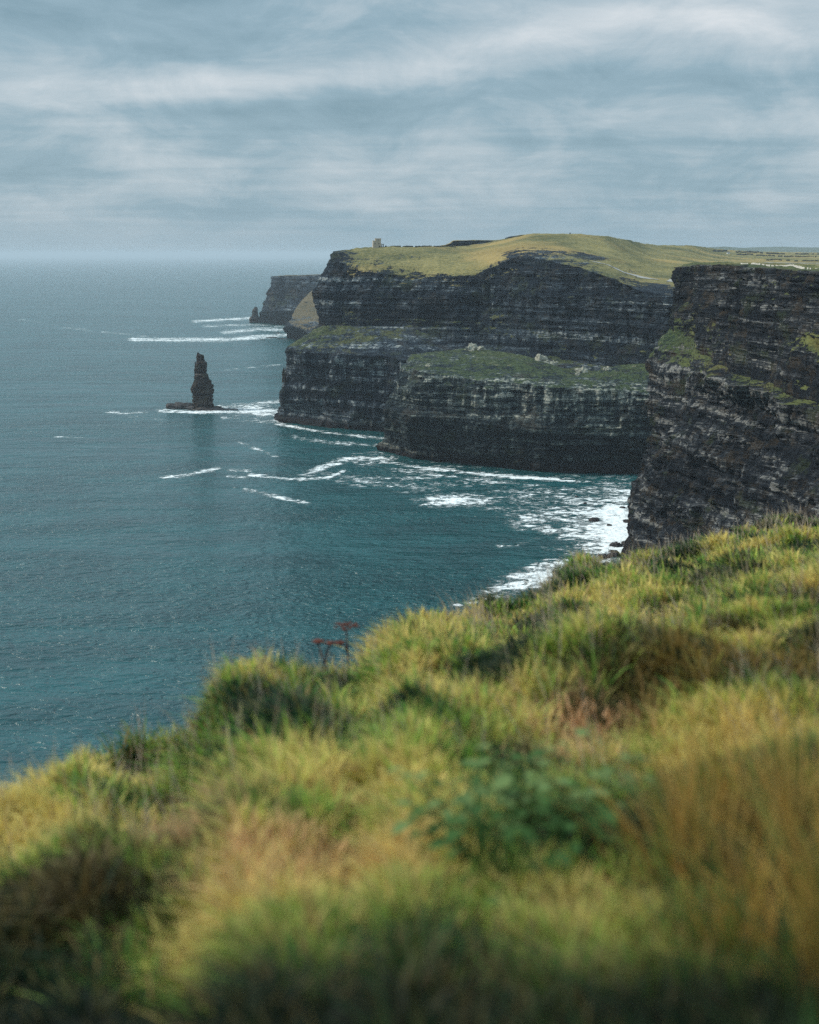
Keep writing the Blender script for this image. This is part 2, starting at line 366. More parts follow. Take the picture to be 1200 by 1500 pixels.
# --- lower promontory in front of it
B = [
 [W(60,1440,-6),W(62,1436,40),W(66,1432,74),W(80,1430,88),W(95,1432,86),W(110,1440,84)],
 [W(-2,1352,-6),W(4,1350,40),W(10,1348,76),W(24,1352,90),W(45,1380,88),W(60,1400,84)],
 [S(553,668,-6),P(567,600,1272),P(586,539,1282),P(602,519,1305),P(612,521,1350),P(622,530,1400)],
 [S(620,683,-6),P(622,610,1222),P(626,546,1234),P(642,515,1310),P(648,520,1370),P(655,530,1410)],
 [S(700,691,-6),P(700,620,1198),P(700,557,1210),P(692,511,1318),P(695,516,1370),P(700,528,1410)],
 [S(780,698,-6),P(780,630,1180),P(778,563,1192),P(768,521,1285),P(775,528,1330),P(780,536,1370)],
 [S(850,702,-6),P(850,630,1168),P(850,569,1178),P(852,546,1232),P(855,552,1270),P(860,560,1310)],
 [S(920,705,-6),P(918,640,1160),P(915,575,1170),P(915,534,1228),P(918,545,1262),P(922,560,1300)],
 [S(985,708,-6),P(985,640,1152),P(985,581,1160),P(978,534,1215),P(980,545,1245),P(985,560,1280)],
 [S(1090,712,-6),P(1090,645,1140),P(1090,590,1148),P(1090,545,1200),P(1090,550,1225),P(1090,560,1250)],
 [S(1300,716,-6),P(1300,650,1130),P(1300,600,1140),P(1300,555,1190),P(1300,560,1215),P(1300,570,1240)],
]
coast('promontory', B, [60, 70, 36, 16, 6], [0, .04, .30, .47, .6, .6], [1, 1, .9, .4, .3, .3],
      [0, .15, 1.2, .35, 0, 0], [1, 1, 1, .95, .9, .9], 1.2, M['rock_mid'], 21, big=5, rib=1.5)
# --- near cliff on the right
def cz(x, y, dy=0): return [W(x-22,y,-6),W(x-16,y,45),W(x-9,y,85),W(x+4,y,116),W(x,y,121),W(x+14,y,130),W(x+18,y,152),W(x+24,y,178),W(x+45,y,180),W(x+120,y,182),W(x+260,y,184)]
C_ = [
 cz(60, 60), cz(110, 190), cz(150, 330), cz(166, 450),
 [W(140,556,-6),W(148,556,45),W(153,556,85),W(172,556,114),P(1200,606,558),P(1200,592,580),P(1200,480,598),P(1200,399,615),P(1203,396.5,660),P(1200,391,850),P(1220,430,1010)],
 [W(150,625,-6),W(157,625,45),W(160,625,85),W(173,625,112),P(1140,583,618),P(1140,568,645),P(1140,470,664),P(1140,394,682),P(1142,391.5,730),P(1140,387,900),P(1150,430,1010)],
 [W(138,700,-6),W(146,700,45),W(155,698,85),W(171,698,111),P(1076,562,690),P(1078,545,722),P(1080,460,738),P(1082,389,752),P(1082,387,800),P(1082,385,930),P(1090,430,1010)],
 [W(132,780,-6),W(140,780,46),W(149,782,82),W(162,786,108),P(1010,543,783),P(1018,512,812),P(1022,450,822),P(1034,388,834),P(1036,386.5,862),P(1040,384.5,940),P(1050,430,1000)],
 [W(128,832,-6),P(945,705,824),P(964,645,832),P(962,566,838),P(968,531,842),P(992,488,858),P(998,440,866),P(1010,390,872),P(1014,387.5,890),P(1022,385,945),P(1035,430,995)],
 [W(139,856,-6),P(938,700,858),P(956,640,862),P(951,562,868),P(957,522,872),P(985,480,886),P(987,440,889),P(998,392,892),P(1005,389,912),P(1015,386,948),P(1030,430,985)],
 [W(205,935,-6),W(208,930,47),W(212,926,72),W(212,924,104),W(216,922,120),W(226,922,130),W(230,924,150),W(236,926,175),W(240,932,177),W(248,945,176),W(258,962,150)],
 [W(360,965,-6),W(362,962,47),W(364,960,72),W(364,956,104),W(366,954,120),W(372,952,130),W(374,952,150),W(378,952,175),W(382,956,177),W(390,962,176),W(400,975,150)],
]
# travel from far to near keeps the sea on the right-hand side
coast('near_cliff', C_[::-1], [36, 44, 46, 12, 22, 46, 60, 10, 10, 6], [.0, .0, .0, .0, .20, .36, .06, .20, .62, 1, 1],
      [1, 1, 1, 1, .9, .45, .8, .9, .1, 0, 0], [0, .1, .3, .5, 1.5, 0, 0, 0, .3, 0, 0], [.3, .3, .3, .3, .45, .3, .4, .5, .6, .2, 0],
      .8, M['rock_near'], 40, blk=.6, big=3, relief=1.5, rib=.6,
      blobs=[(P(985, 500, 870), (16, 40, 13), .34, .75), (P(1035, 470, 815), (9, 40, 12), .42, .35), (P(1015, 510, 820), (12, 30, 7), .35, .2), (P(1000, 545, 800), (14, 26, 6), .25, .2),
             (P(1195, 502, 598), (12, 30, 5), .8, -.5), (P(1100, 480, 720), (9, 30, 6), -.1, 0), (P(960, 560, 862), (5, 20, 8), .3, .2)])
# --- far headlands
D1 = [
 [W(-200,4300,-6),W(-190,4290,50),W(-180,4280,90),W(-170,4270,120),W(-140,4250,128),W(-100,4220,130)],
 [S(379,473.5,-6),P(389,456,3720),P(398,432,3745),P(403,405,3760),P(410,404,3850),P(425,403.2,4000)],
 [S(420,474.5,-6),P(422,455,3650),P(424,432,3660),P(426,404,3680),P(430,403.4,3800),P(440,402.5,4000)],
 [S(450,476,-6),P(452,455,3600),P(454,430,3620),P(458,403.2,3650),P(460,402.8,3800),P(470,402,4000)],
 [S(520,478,-6),P(522,455,3560),P(524,430,3580),P(530,400,3620),P(535,399,3800),P(540,398,4000)],
 [S(640,478,-6),P(642,455,3500),P(644,430,3520),P(650,398,3560),P(655,397,3800),P(660,396,4000)],
]
coast('far_cliff', D1, [20, 20, 26, 4, 4], [0, .02, .05, .2, 1, 1], [1, 1, 1, .5, 0, 0], [0]*6, [0]*6, 4.0, M['rock_far'], 60, blk=2.2, big=9)
D2 = [
 [W(-160,3250,-6),W(-155,3240,30),W(-140,3230,60),W(-120,3200,80),W(-80,3150,95)],
 [S(420,498.5,-6),P(421,474,2960),P(428,460,3020),P(442,440,3100),P(460,424,3180)],
 [S(436,499,-6),P(438,480,2950),P(446,462,3010),P(456,440,3090),P(472,420,3170)],
 [S(470,500,-6),P(470,492,2920),P(475,462,3000),P(480,435,3080),P(490,415,3150)],
 [S(560,501,-6),P(560,480,2900),P(565,450,2980),P(570,425,3060),P(580,405,3100)],
]
coast('middle_cliff', D2, [16, 14, 14, 14], [0, .25, .52, .56, .6], [1, .8, .35, .2, .2], [0]*5, [0]*5, 4.0, M['rock_far'], 75, blk=2.0, big=5)

# rocky skyline crag beyond the crest, and blue hills on the horizon
G1 = [[P(x, 366, y), P(x, t, y), P(x, t-.2, y+60), P(x, 364, y+260)] for x, t, y in
      [(645, 361, 2050), (656, 357.5, 2050), (663, 353, 2060), (690, 352.2, 2080), (728, 352, 2100), (740, 350, 2100), (752, 346.6, 2080), (768, 344.5, 2060), (790, 343.6, 2050), (810, 345, 2050)]]
coast('crag', G1, [14, 4, 4], [.1, .3, 1, 1], [1, .7, .1, 0], [0]*4, [.3]*4, 3.0, M['rock'], 90, blk=1.0, big=3)
def hillrow(pts, Y, name):
    xs = np.linspace(pts[0][0], pts[-1][0], 260)
    py = np.interp(xs, [p[0] for p in pts], [p[1] for p in pts])
    rows = []
    for k, (fy, dy) in enumerate(((0, -1500), (.55, -700), (1, 0), (1, 400), (.3, 2200))):
        r = []
        for x, p in zip(xs, py):
            top = P(x, p, Y)
            r.append((top[0], Y+dy, 60 + (top[2]-60)*fy))
        rows.append(r)
    V = np.array(rows); V[..., 2] += 7*fbm(V[..., 0]/500, V[..., 1]/500, 2, 4)*np.array([0, 1, .6, 1, 0])[:, None]
    tag(mesh_np(name, V.reshape(-1, 3), gridfaces(5, 260), M['hill'], smooth=True), kind='structure')
hillrow([(985, 372), (1020, 364), (1040, 361.8), (1062, 361), (1085, 362.2), (1105, 365), (1130, 369)], 8200, 'hills')
hillrow([(1060, 372), (1090, 365), (1110, 363), (1145, 361.2), (1175, 362.2), (1230, 362.5), (1330, 360), (1500, 362), (1800, 364)], 10500, 'hills')

# ---------------------------------------------------------------- things stand on the land below them
from mathutils.bvhtree import BVHTree
from mathutils import Vector
def bvh(name):
    me = bpy.data.objects[name].data
    co = np.empty(len(me.vertices)*3, np.float32); me.vertices.foreach_get('co', co)
    n = len(me.polygons); ix = np.empty(n*4, np.int32); me.loops.foreach_get('vertex_index', ix)
    return BVHTree.FromPolygons(co.reshape(-1, 3).tolist(), ix.reshape(-1, 4).tolist())
BV = {k: bvh(k) for k in ('headland', 'promontory', 'near_cliff')}
def ground(p, which='headland'):
    h = BV[which].ray_cast(Vector((p[0], p[1], 400)), Vector((0, 0, -1)))[0]
    return (p[0], p[1], h.z) if h else p
def hit(px, py, Yd=None, which='headland'):
    d = Vector(rayd(px, py)).normalized()
    h = BV[which].ray_cast(Vector((0, 0, H)), d)[0]
    return tuple(h) if h else P(px, py, Yd or 2000)

# ---------------------------------------------------------------- sea
def sea():
    pxs = np.concatenate([600-np.geomspace(9000, 760, 24), np.arange(-150, 1400, 4.0), 600+np.geomspace(810, 9000, 24)])
    pys = np.concatenate([372+np.geomspace(6000, 1010, 18), np.arange(1378, 378, -2.0), 372+np.geomspace(5.5, 2.6, 10)])
    X, Yp = np.meshgrid(pxs, pys)
    dep = H*F/(Yp-372)*1.0
    k = 1.0/(CT)                                             # along the central column
    # exact intersection with z = 0
    dx, dy = (X-600)/F, (750-Yp)/F
    b = CT+dy*ST; c = -ST+dy*CT; c = np.minimum(c, -1e-3); t = -H/c
    V = np.stack([dx*t, b*t, 0*t], -1)
    foam = np.zeros_like(X)
    def seg(pts, w, inten, an=2.2):
        nonlocal foam
        for (x0, y0), (x1, y1) in zip(pts[:-1], pts[1:]):
            ax, ay = x1-x0, (y1-y0)*an; L = ax*ax+ay*ay+1e-6
            q = np.clip(((X-x0)*ax+(Yp-y0)*an*ay)/L, 0, 1)
            d = np.hypot(X-x0-q*ax, (Yp-y0)*an-q*ay)
            foam = np.maximum(foam, inten*np.exp(-(d/(w*an*.7))**2))
    def blob(cx, cy, rx, ry, inten, rot=0.0):
        nonlocal foam
        u, v = X-cx, Yp-cy; ca, sa = math.cos(rot), math.sin(rot)
        uu, vv = u*ca+v*sa, -u*sa+v*ca
        foam = np.maximum(foam, inten*np.exp(-((uu/rx)**2+(vv/ry)**2)**1.3))
    seg([(195,497),(260,498),(330,497),(380,494),(425,490)], 5, .95)
    seg([(330,487),(380,482),(425,484)], 5, .8); seg([(300,478),(370,476),(420,478)], 3, .62)
    seg([(285,471),(330,468),(375,466)], 3, 1.0); seg([(150,486),(215,492)], 2.5, .5)
    seg([(30,468),(60,472)], 2, .5); seg([(95,480),(135,484)], 2, .55)
    seg([(235,602),(290,604),(350,603),(405,608)], 4.5, 1.05); seg([(320,596),(370,592),(410,588)], 5, .78)
    blob(375, 603, 45, 10, 1.0); seg([(330,612),(400,618)], 5, .62)
    seg([(158,603),(185,606),(215,604)], 3, .78); seg([(190,610),(240,614)], 2, .55)
    seg([(406,621),(440,627),(480,634),(570,643)], 3, 1.05); seg([(406,615),(416,621)], 6, 1.0)
    seg([(238,699),(275,696),(300,690),(322,686)], 3.5, 1.1); seg([(335,688),(365,689)], 3, .95)
    seg([(368,696),(400,699),(440,703),(480,700),(505,690)], 3, 1.05); seg([(335,697),(360,700)], 4, .65)
    seg([(470,700),(510,708),(530,712)], 3, .66); seg([(370,655),(385,662),(405,668)], 3, .75); seg([(350,648),(375,656)], 3, .6)
    seg([(360,718),(385,722),(420,732),(450,737)], 4, .70); seg([(440,700),(480,682),(520,668),(556,664)], 6, .72)
    seg([(500,674),(530,670),(556,676),(600,682),(650,689),(720,696),(800,702),(860,706),(940,710)], 3.6, 1.05)
    seg([(520,676),(600,692),(700,702),(800,712)], 6, .66); blob(540, 672, 40, 9, .9)
    seg([(330,542),(380,537),(412,534)], 1.6, .62); seg([(430,641),(500,650),(560,652)], 5, .55)
    seg([(460,690),(560,712),(640,716)], 5, .55)
    blob(674, 733, 64, 12, 1.0); blob(690, 728, 36, 5, .8)
    blob(870, 765, 90, 55, .92, .25); blob(905, 770, 40, 60, 1.25); blob(905, 745, 34, 40, 1.0); blob(840, 740, 70, 18, .72, -.1); blob(895, 800, 60, 22, 1.0)
    blob(790, 765, 50, 14, .64); blob(800, 835, 70, 16, 1.0, -.25); blob(735, 860, 45, 11, .9, -.35); seg([(660,888),(700,882),(740,868)], 3.5, .88)
    blob(780, 850, 70, 20, .95, -.3); seg([(730,800),(790,790)], 6, .5); blob(640, 700, 160, 26, .42); blob(800, 735, 130, 30, .48)
    seg([(80,640),(130,642)], 2, .4)
    f = np.asarray(foam)
    mat, t_ = new_mat('sea_water')
    t = t_
    pos = t.node('ShaderNodeNewGeometry').outputs['Position']
    n1 = t.noise(t.scale(pos, (.05, .085, 1)), 1.0, 3, .5)
    n2 = t.noise(t.scale(pos, (.16, .26, 1), (5, 9, 0)), 1.0, 4, .52, .5)
    n3 = t.noise(t.scale(pos, (.012, .02, 1), (5, 9, 0)), 1.0, 3, .5)
    fo = t.attr('foam').outputs['Fac']
    fn = t.noise(t.scale(pos, (.14, .15, 1), (50, 2, 0)), 1.0, 8, .74, .8)
    lanes = t.noise(t.scale(pos, (.0015, .005, 1), (8, 2, 0)), 1.0, 4, .55, .5)
    swell = t.noise(t.scale(pos, (.006, .028, 1), (1, 5, 0)), 1.0, 2, .4)
    streak = t.noise(t.scale(pos, (.05, .055, 1), (3, 20, 0)), 1.0, 7, .66, 2.0)
    fbig = t.noise(t.scale(pos, (.018, .03, 1), (2, 7, 0)), 1.0, 3, .5)
    fv = t.math('ADD', fo, t.math('MULTIPLY', t.math('SUBTRACT', fn, .5), 3.4))
    fv = t.math('ADD', fv, t.math('MULTIPLY', t.math('SUBTRACT', streak, .5), 2.2))
    fv = t.math('ADD', fv, t.math('MULTIPLY', t.math('SUBTRACT', fbig, .5), 1.8))
    fac = t.math('MULTIPLY', t.ss(fv, .42, 1.02), t.ss(fo, .10, .35))
    # tiny stray whitecaps
    sp = t.noise(t.scale(pos, (.10, .30, 1), (13, 2, 0)), 1.0, 4, .6)
    fac = t.math('MAXIMUM', fac, t.math('MULTIPLY', t.math('MULTIPLY', t.ss(sp, .76, .80), t.ss(n3, .5, .62)), .6))
    hgt = t.math('ADD', t.math('MULTIPLY', n1, 1.6), t.math('MULTIPLY', n2, t.math('MULTIPLY_ADD', t.ss(lanes, .35, .65), .9, .55)))
    hgt = t.math('ADD', hgt, t.math('MULTIPLY', swell, 2.4))
    hgt = t.math('ADD', hgt, t.math('MULTIPLY', fac, .35))
    bump = t.node('ShaderNodeBump', {'Height': hgt, 'Strength': 1.0, 'Distance': 3.4})
    deep = t.mix(t.ss(n3, .35, .65), (.002, .044, .049), (.005, .067, .073))
    turq = t.mix(t.math('MULTIPLY', t.ss(fv, .05, .62), t.ss(fo, .06, .35)), deep, (.010, .075, .080))
    c = t.mix(fac, turq, (.74, .80, .81))
    setb(t, Base_Color=c, Roughness=t.math('ADD', t.math('MULTIPLY', fac, .6), .21), IOR=1.33, Normal=bump.outputs[0])
    o = mesh_np('sea', V.reshape(-1, 3), gridfaces(len(pys), len(pxs)), mat, {'foam': f.ravel()}, smooth=True)
    tag(o, kind='structure')
sea()

# ---------------------------------------------------------------- sea stack, small stacks, skerries
def stack(name, prof, Y, base_py, px0, depthk, label, cat, seed, mat, tilt=0.0):
    """prof: (py, left px, right px) from foot to top; real size at distance Y"""
    m = Y/F/CT*1.0
    org = S(px0, base_py)
    nu = 72; rows = []
    ys = np.array([p[0] for p in prof], float); l = np.array([p[1] for p in prof], float); r = np.array([p[2] for p in prof], float)
    o_ = np.argsort(ys)
    n = 110
    yy = np.linspace(ys.max(), ys.min(), n)
    for i, y in enumerate(yy):
        L, Rr = np.interp(y, ys[o_], l[o_]), np.interp(y, ys[o_], r[o_])
        zc = P(px0, y, org[1])[2]
        cx, a = ((L+Rr)/2-600)*org[1]/F*1.0/CT*CT, (Rr-L)/2*org[1]/F*.95
        ph = np.linspace(0, 2*math.pi, nu, endpoint=False)
        lay = np.floor(zc/2.0)
        cellw = np.floor(ph/(2*math.pi)*(9+6*h3(np.array(lay), np.array(0.), np.array(float(seed)))))
        bl = h3(cellw, cellw*0+lay, cellw*0+seed)-.5
        k = 1+.20*bl+.13*fbm(np.cos(ph)*2+seed, np.sin(ph)*2, zc/8, 4)+.05*(h3(np.array(lay), np.array(3.), np.array(0.))-.5)
        x = cx + a*np.sign(np.cos(ph))*np.abs(np.cos(ph))**.8*k
        yv = org[1] + a*depthk*np.sign(np.sin(ph))*np.abs(np.sin(ph))**.8*k
        rows.append(np.stack([x-org[0], yv-org[1], zc+0*x], 1))
    V = np.array(rows).reshape(-1, 3)
    f = []
    for i in range(n-1):
        for j in range(nu):
            a_, b_ = i*nu+j, i*nu+(j+1) % nu
            f.append((a_, b_, b_+nu, a_+nu))
    f.append(tuple((n-1)*nu+j for j in range(nu)))
    o = mesh_np(name, V, f, mat, {'grass': np.zeros(len(V)), 'lip': np.zeros(len(V)), 'lush': np.zeros(len(V))})
    o.location = (org[0], org[1], 0)
    return tag(o, label, cat)
stack('sea_stack', [(601,277,315),(598,278,315),(594,281,313),(588,283,311.5),(580,283,311),(576,281.5,310.5),(571,281,311.5),(564,281,311),(561,282,309),(557,283.5,309),
      (556,284,306.5),(549,284,306.5),(547,285.5,303.5),(541,286.5,303.5),(537,287.8,303.5),(531,288.5,303.5),(529,289,301),(522,289,300),(520,289.2,299.5),(518.5,289.4,294),(516.5,289.8,292.5)],
      1650, 599, 296, 1.0, 'tall pointed brown rock stack standing alone in the open sea', 'sea stack', 5, M['stack'])
stack('rock_needle', [(541.5,285.8,288.6),(536,286,288.2),(531,286.2,287.8),(529.5,286.6,287.4)], 1650, 599, 296, 1.2,
      'thin dark spike of rock clinging to the left side of the sea stack', 'rock', 9, M['stack'])
stack('sea_stack', [(473,366.5,384),(469,367.5,383),(466,368,381),(463,371,381),(458,371.5,380.5),(453,373,380),(450.5,375,379),(449,376,377.5)],
      3750, 472.5, 376, 1.0, 'small hazy blunt stack at the foot of the farthest headland', 'sea stack', 14, M['stack'])
stack('rock_pinnacle', [(560,413,420),(553,413.5,419),(547,414,418.5),(541,415,417.5),(538.5,415.6,416.8)], 1545, 621, 412, 1.0,
      'small dark finger of rock on the left edge of the tower headland', 'rock', 17, M['stack'])

def lump_thing(name, c, r, s3, mat, label, cat, seed, group=None, amp=.35):
    g = Geo(); g.lump((0, 0, 0), r, seed, amp, 22, 13, s3)
    o = g.build(name, mat); o.location = c
    return tag(o, label, cat, group)
lump_thing('rock_shelf', S(264, 598), 17, (1.05, .5, .40), M['skerry'], 'low brown rock shelf running left from the foot of the sea stack', 'rock', 2, amp=.45)
lump_thing('rock_shelf', S(299, 600), 14, (1.6, .8, .30), M['skerry'], 'low dark rock plinth right under the tall sea stack', 'rock', 3, amp=.4)
lump_thing('skerry', S(320, 598), 4.5, (1.2, .7, .55), M['skerry'], 'small dark rock just right of the foot of the sea stack', 'rock', 4)
lump_thing('skerry', S(338, 600), 8, (1.1, .5, .16), M['skerry'], 'flat dark reef in the foam right of the sea stack', 'rock', 5)
sk = [(903,800,6,'oval brown rock in the white foam beside the right cliff foot'),(870,763,5.5,'flat brown rock in the middle of the bay foam'),
      (893,770,2.5,'tiny dark rock in the thickest white foam of the bay'),(857,738,2.5,'tiny brown rock at the top edge of the bay foam'),
      (884,817,5,'long brown rock at the near shore below the grass edge'),(900,814,7,'larger brown shore rock against the foot of the right cliff'),
      (917,798,5,'dark rock touching the right cliff between foam and wall'),(896,808,2.6,'small dark rock between the two brown shore rocks'),
      (918,765,4,'dark rock at the cliff foot halfway along the bay foam'),(912,744,3,'dark rock at the cliff foot near the back of the bay'),
      (845,728,2,'speck of brown rock left in the back of the bay foam')]
for i, (x, y, r, lab) in enumerate(sk):
    lump_thing('shore_rock', S(x, y), r*.62, (1.1, .9, .75), M['skerry'], lab, 'rock', 30+i, 'shore rocks in the bay foam')
fk = [(398,494.5,9,'dark reef streak at the near edge of the farthest surf'),(413,496.5,7,'dark reef below the hazy brown slope'),(407,488,6,'dark reef speck inside the farthest surf'),(385,498,5,'left dark reef speck in the farthest surf')]
for i, (x, y, r, lab) in enumerate(fk):
    lump_thing('skerry', S(x, y), r, (1.5, .8, .22), M['skerry'], lab, 'rock', 50+i, 'reefs in the far surf')
# pale outcrops on the grassy top of the promontory
oc = [(690,513,1316,5.5,'pale rock outcrop on the highest crest of the green promontory'),(705,514,1312,3.5,'small pale outcrop right of the crest outcrop on the promontory'),
      (791,531,1272,5.0,'pale rock outcrop in the middle of the green promontory'),(803,533,1268,4.5,'twin pale outcrop right of the middle outcrop on the promontory'),
      (852,545,1232,4.2,'bright cream outcrop in the dip of the green promontory'),(847,551,1222,2.2,'small cream rock just below the bright outcrop in the dip'),
      (890,541,1225,3.0,'low grey outcrop right of the dip on the promontory'),(629,535,1256,2.2,'single pale rock on the left shoulder of the green promontory'),
      (812,517,1290,3.5,'upright pale pinnacle against the dark cliff behind the promontory')]
for i, (x, y, Yd, r, lab) in enumerate(oc):
    p = ground(P(x, y, Yd), 'promontory')
    lump_thing('rock_outcrop', p, r, (1.1, .9, .9 if i != 8 else 2.0), M['pale_rock'], lab, 'rock', 70+i, 'pale outcrops on the promontory', .5)

# ---------------------------------------------------------------- things on the cliff tops
def tower():
    p = ground(P(552, 361.6, 1650)); u = 1650/F*1.02               # metres per photo pixel
    r = empty('stone_tower', (p[0], p[1], p[2]-.6), 'small square pale stone tower with battlements on the edge of the far headland', 'tower', rz=.12); r.scale = (1, 1, .78)
    g = Geo(); g.box((0, 0, 5.2), (9.6, 8.4, 10.4), top=.98)
    g.box((0, 0, .25), (10.2, 9.0, 1.1))
    w = g.build('wall', M['tower_stone'], r)
    g = Geo(); g.box((1.4, 0, 11.9), (6.9, 7.0, 3.0)); 
    g.build('upper_storey', M['tower_stone'], r)
    for i in range(4):
        for sy in (-1, 1): g = Geo(); g.box((-1.55+i*1.97, sy*3.35, 13.85), (1.05, .6, .9)); g.build('merlon', M['tower_stone'], r)
    for i in range(2):
        for sx in (-1, 1): g = Geo(); g.box((1.4+sx*3.3, -1.1+i*2.2, 13.85), (.55, 1.05, .9)); g.build('merlon', M['tower_stone'], r)
    g = Geo(); g.box((-3.9, 0, 10.75), (1.3, 8.2, .7)); g.build('parapet', M['tower_stone'], r)
    for x, z, w_, h_ in ((-2.4, 6.2, .9, 1.7), (2.2, 6.2, .9, 1.7), (1.3, 11.8, .9, 1.3)):
        g = Geo(); g.box((x, -4.16 if z < 10 else -3.52, z), (w_, .14, h_)); g.build('window', M['dark'], r)
    g = Geo(); g.box((3.0, -4.24, 1.9), (1.3, .16, 2.4)); g.build('door', M['dark'], r)
    return r
tower()
def ruin():
    p = ground(P(560.4, 361.6, 1648))
    g = Geo(); g.box((-.9, 0, 1.9), (.9, 1.1, 4.6), top=.85); g.box((1.1, 0, 1.9), (1.0, 1.1, 4.8), top=.7); g.box((.1, 0, .5), (3.2, 1.2, 1.0)); g.box((.1,0,3.3),(1.4,.7,.7))
    o = g.build('gateway', M['wall_stone']); o.location = (p[0], p[1], p[2]-.4)
    tag(o, 'dark stone gateway stump right beside the small stone tower', 'ruin')
ruin()
def fine_pts(pts, step=14.0):
    out = []
    for a, b in zip(pts[:-1], pts[1:]):
        a, b = np.array(a), np.array(b); n = max(1, int(np.linalg.norm(b-a)/step))
        out += [a+(b-a)*i/n for i in range(n)]
    return out+[np.array(pts[-1])]
def split_boxes(o, partname):
    """turn a row of separate slabs into an Empty with one child per slab"""
    me = o.data; r = empty(o.name, o.location, o['label'], o['category']); nb = len(me.vertices)//8
    co = [tuple(v.co) for v in me.vertices]; m = me.materials[0]
    for b in range(nb):
        n = 0
        mesh_np(partname, np.array(co[b*8:b*8+8]), [(0, 3, 2, 1), (4, 5, 6, 7), (0, 1, 5, 4), (1, 2, 6, 5), (2, 3, 7, 6), (3, 0, 4, 7)], m, None, r)
    nm = o.name; bpy.data.objects.remove(o); r.name = nm
def on_land(p, which='headland'): return ground(tuple(p), which)
def drywall(name, pts, h, w, mat, label, cat='wall', gap=0.0, seed=0, group=None, blockl=2.2, which='headland'):
    pts = [on_land(p, which) for p in fine_pts(pts)]
    r0 = np.array(pts[0]); g = Geo(); rnd = random.Random(seed)
    for a, b in zip(pts[:-1], pts[1:]):
        a, b = np.array(a), np.array(b); L = np.linalg.norm(b-a); n = max(1, int(L/blockl)); rz = math.atan2(b[1]-a[1], b[0]-a[0])
        for i in range(n):
            if rnd.random() < gap: continue
            c = a+(b-a)*(i+.5)/n - r0; hh = h*rnd.uniform(.75, 1.15)
            g.box((c[0], c[1], c[2]+hh/2-.4), (L/n*rnd.uniform(.9, 1.0), w*rnd.uniform(.85, 1.1), hh+.6), rz+rnd.uniform(-.04, .04), top=.93)
    o = g.build(name, mat); o.location = tuple(r0)
    return tag(o, label, cat, group)
drywall('stone_wall', [P(564,361.5,1650),P(590,361.4,1660),P(618,361,1670),P(645,360.6,1680),P(668,359.6,1700)], 1.5, .8, M['wall_stone'], 'low dark stone wall along the skyline right of the tower', gap=.12, seed=3)
FEN = drywall('flagstone_fence', [(x+a, y, z) for (x, y, z), a in ((P(1070,388.2,800),6),(P(1095,389,770),8),(P(1120,390.4,740),9),(P(1150,392.0,705),10),(P(1180,394.4,670),10),(P(1230,396.5,620),10))], .95, .18, M['flag'], 'row of pale upright flagstones along the rim of the right cliff', 'fence', gap=.22, seed=5, blockl=2.0, which='near_cliff')
split_boxes(FEN, 'flagstone')
fw = [((1045,368.6),(1065,368.2),2900,'short dark field wall nearest the hilltop end of the far fields'),((1078,370),(1112,369.6),2700,'dark field wall left of centre in the far fields'),
      ((1080,373.4),(1103,373.2),2300,'lowest of the left-hand dark walls in the far fields'),((1108,375),(1135,375.2),2200,'middle dark wall just right of the small white cottage field'),
      ((1140,376),(1196,376.4),2100,'long dark wall crossing the right of the far fields'),((1165,372.5),(1205,372.8),2700,'upper dark wall at the right edge of the far fields'),
      ((1122,381.5),(1205,383),1850,'thin dark wall just above the pale strip at the right edge'),((1095,367.2),(1150,368.8),3600,'faint farthest wall below the blue hills')]
def landz(px, py): return py
for i, (a, b, Yd, lab) in enumerate(fw):
    k = Yd/1700
    drywall('field_wall', [hit(a[0], a[1], Yd), hit(b[0], b[1], Yd)], 1.3*k+1.0, 1.2*k, M['wall_stone'], lab, gap=.15, seed=20+i, group='walls dividing the far fields', blockl=6)
def cottage():
    p = hit(1067, 372.2, 2500)
    r = empty('cottage', p, 'tiny white cottage alone in the far fields', 'house')
    g = Geo(); g.box((0, 0, 1.0), (5.5, 4, 4.2)); g.build('wall', M['white'], r)
    g = Geo(); n = 0
    g.v += [(-3, -2.4, 3.1), (3, -2.4, 3.1), (3, 2.4, 3.1), (-3, 2.4, 3.1), (-3, 0, 4.9), (3, 0, 4.9)]
    g.f += [(0, 1, 5, 4), (2, 3, 4, 5), (0, 4, 3), (1, 2, 5), (3, 2, 1, 0)]
    g.build('roof', M['slate'], r)
    g = Geo(); g.box((.9, -2.03, .9), (1.0, .1, 2.1)); g.build('door', M['dark'], r)
cottage()
lump_thing('cairn', ground(P(835, 341.4, 1775)), 1.1, (.8, .8, 1.9), M['wall_stone'], 'small dark cairn on top of the grassy hill', 'cairn', 99)

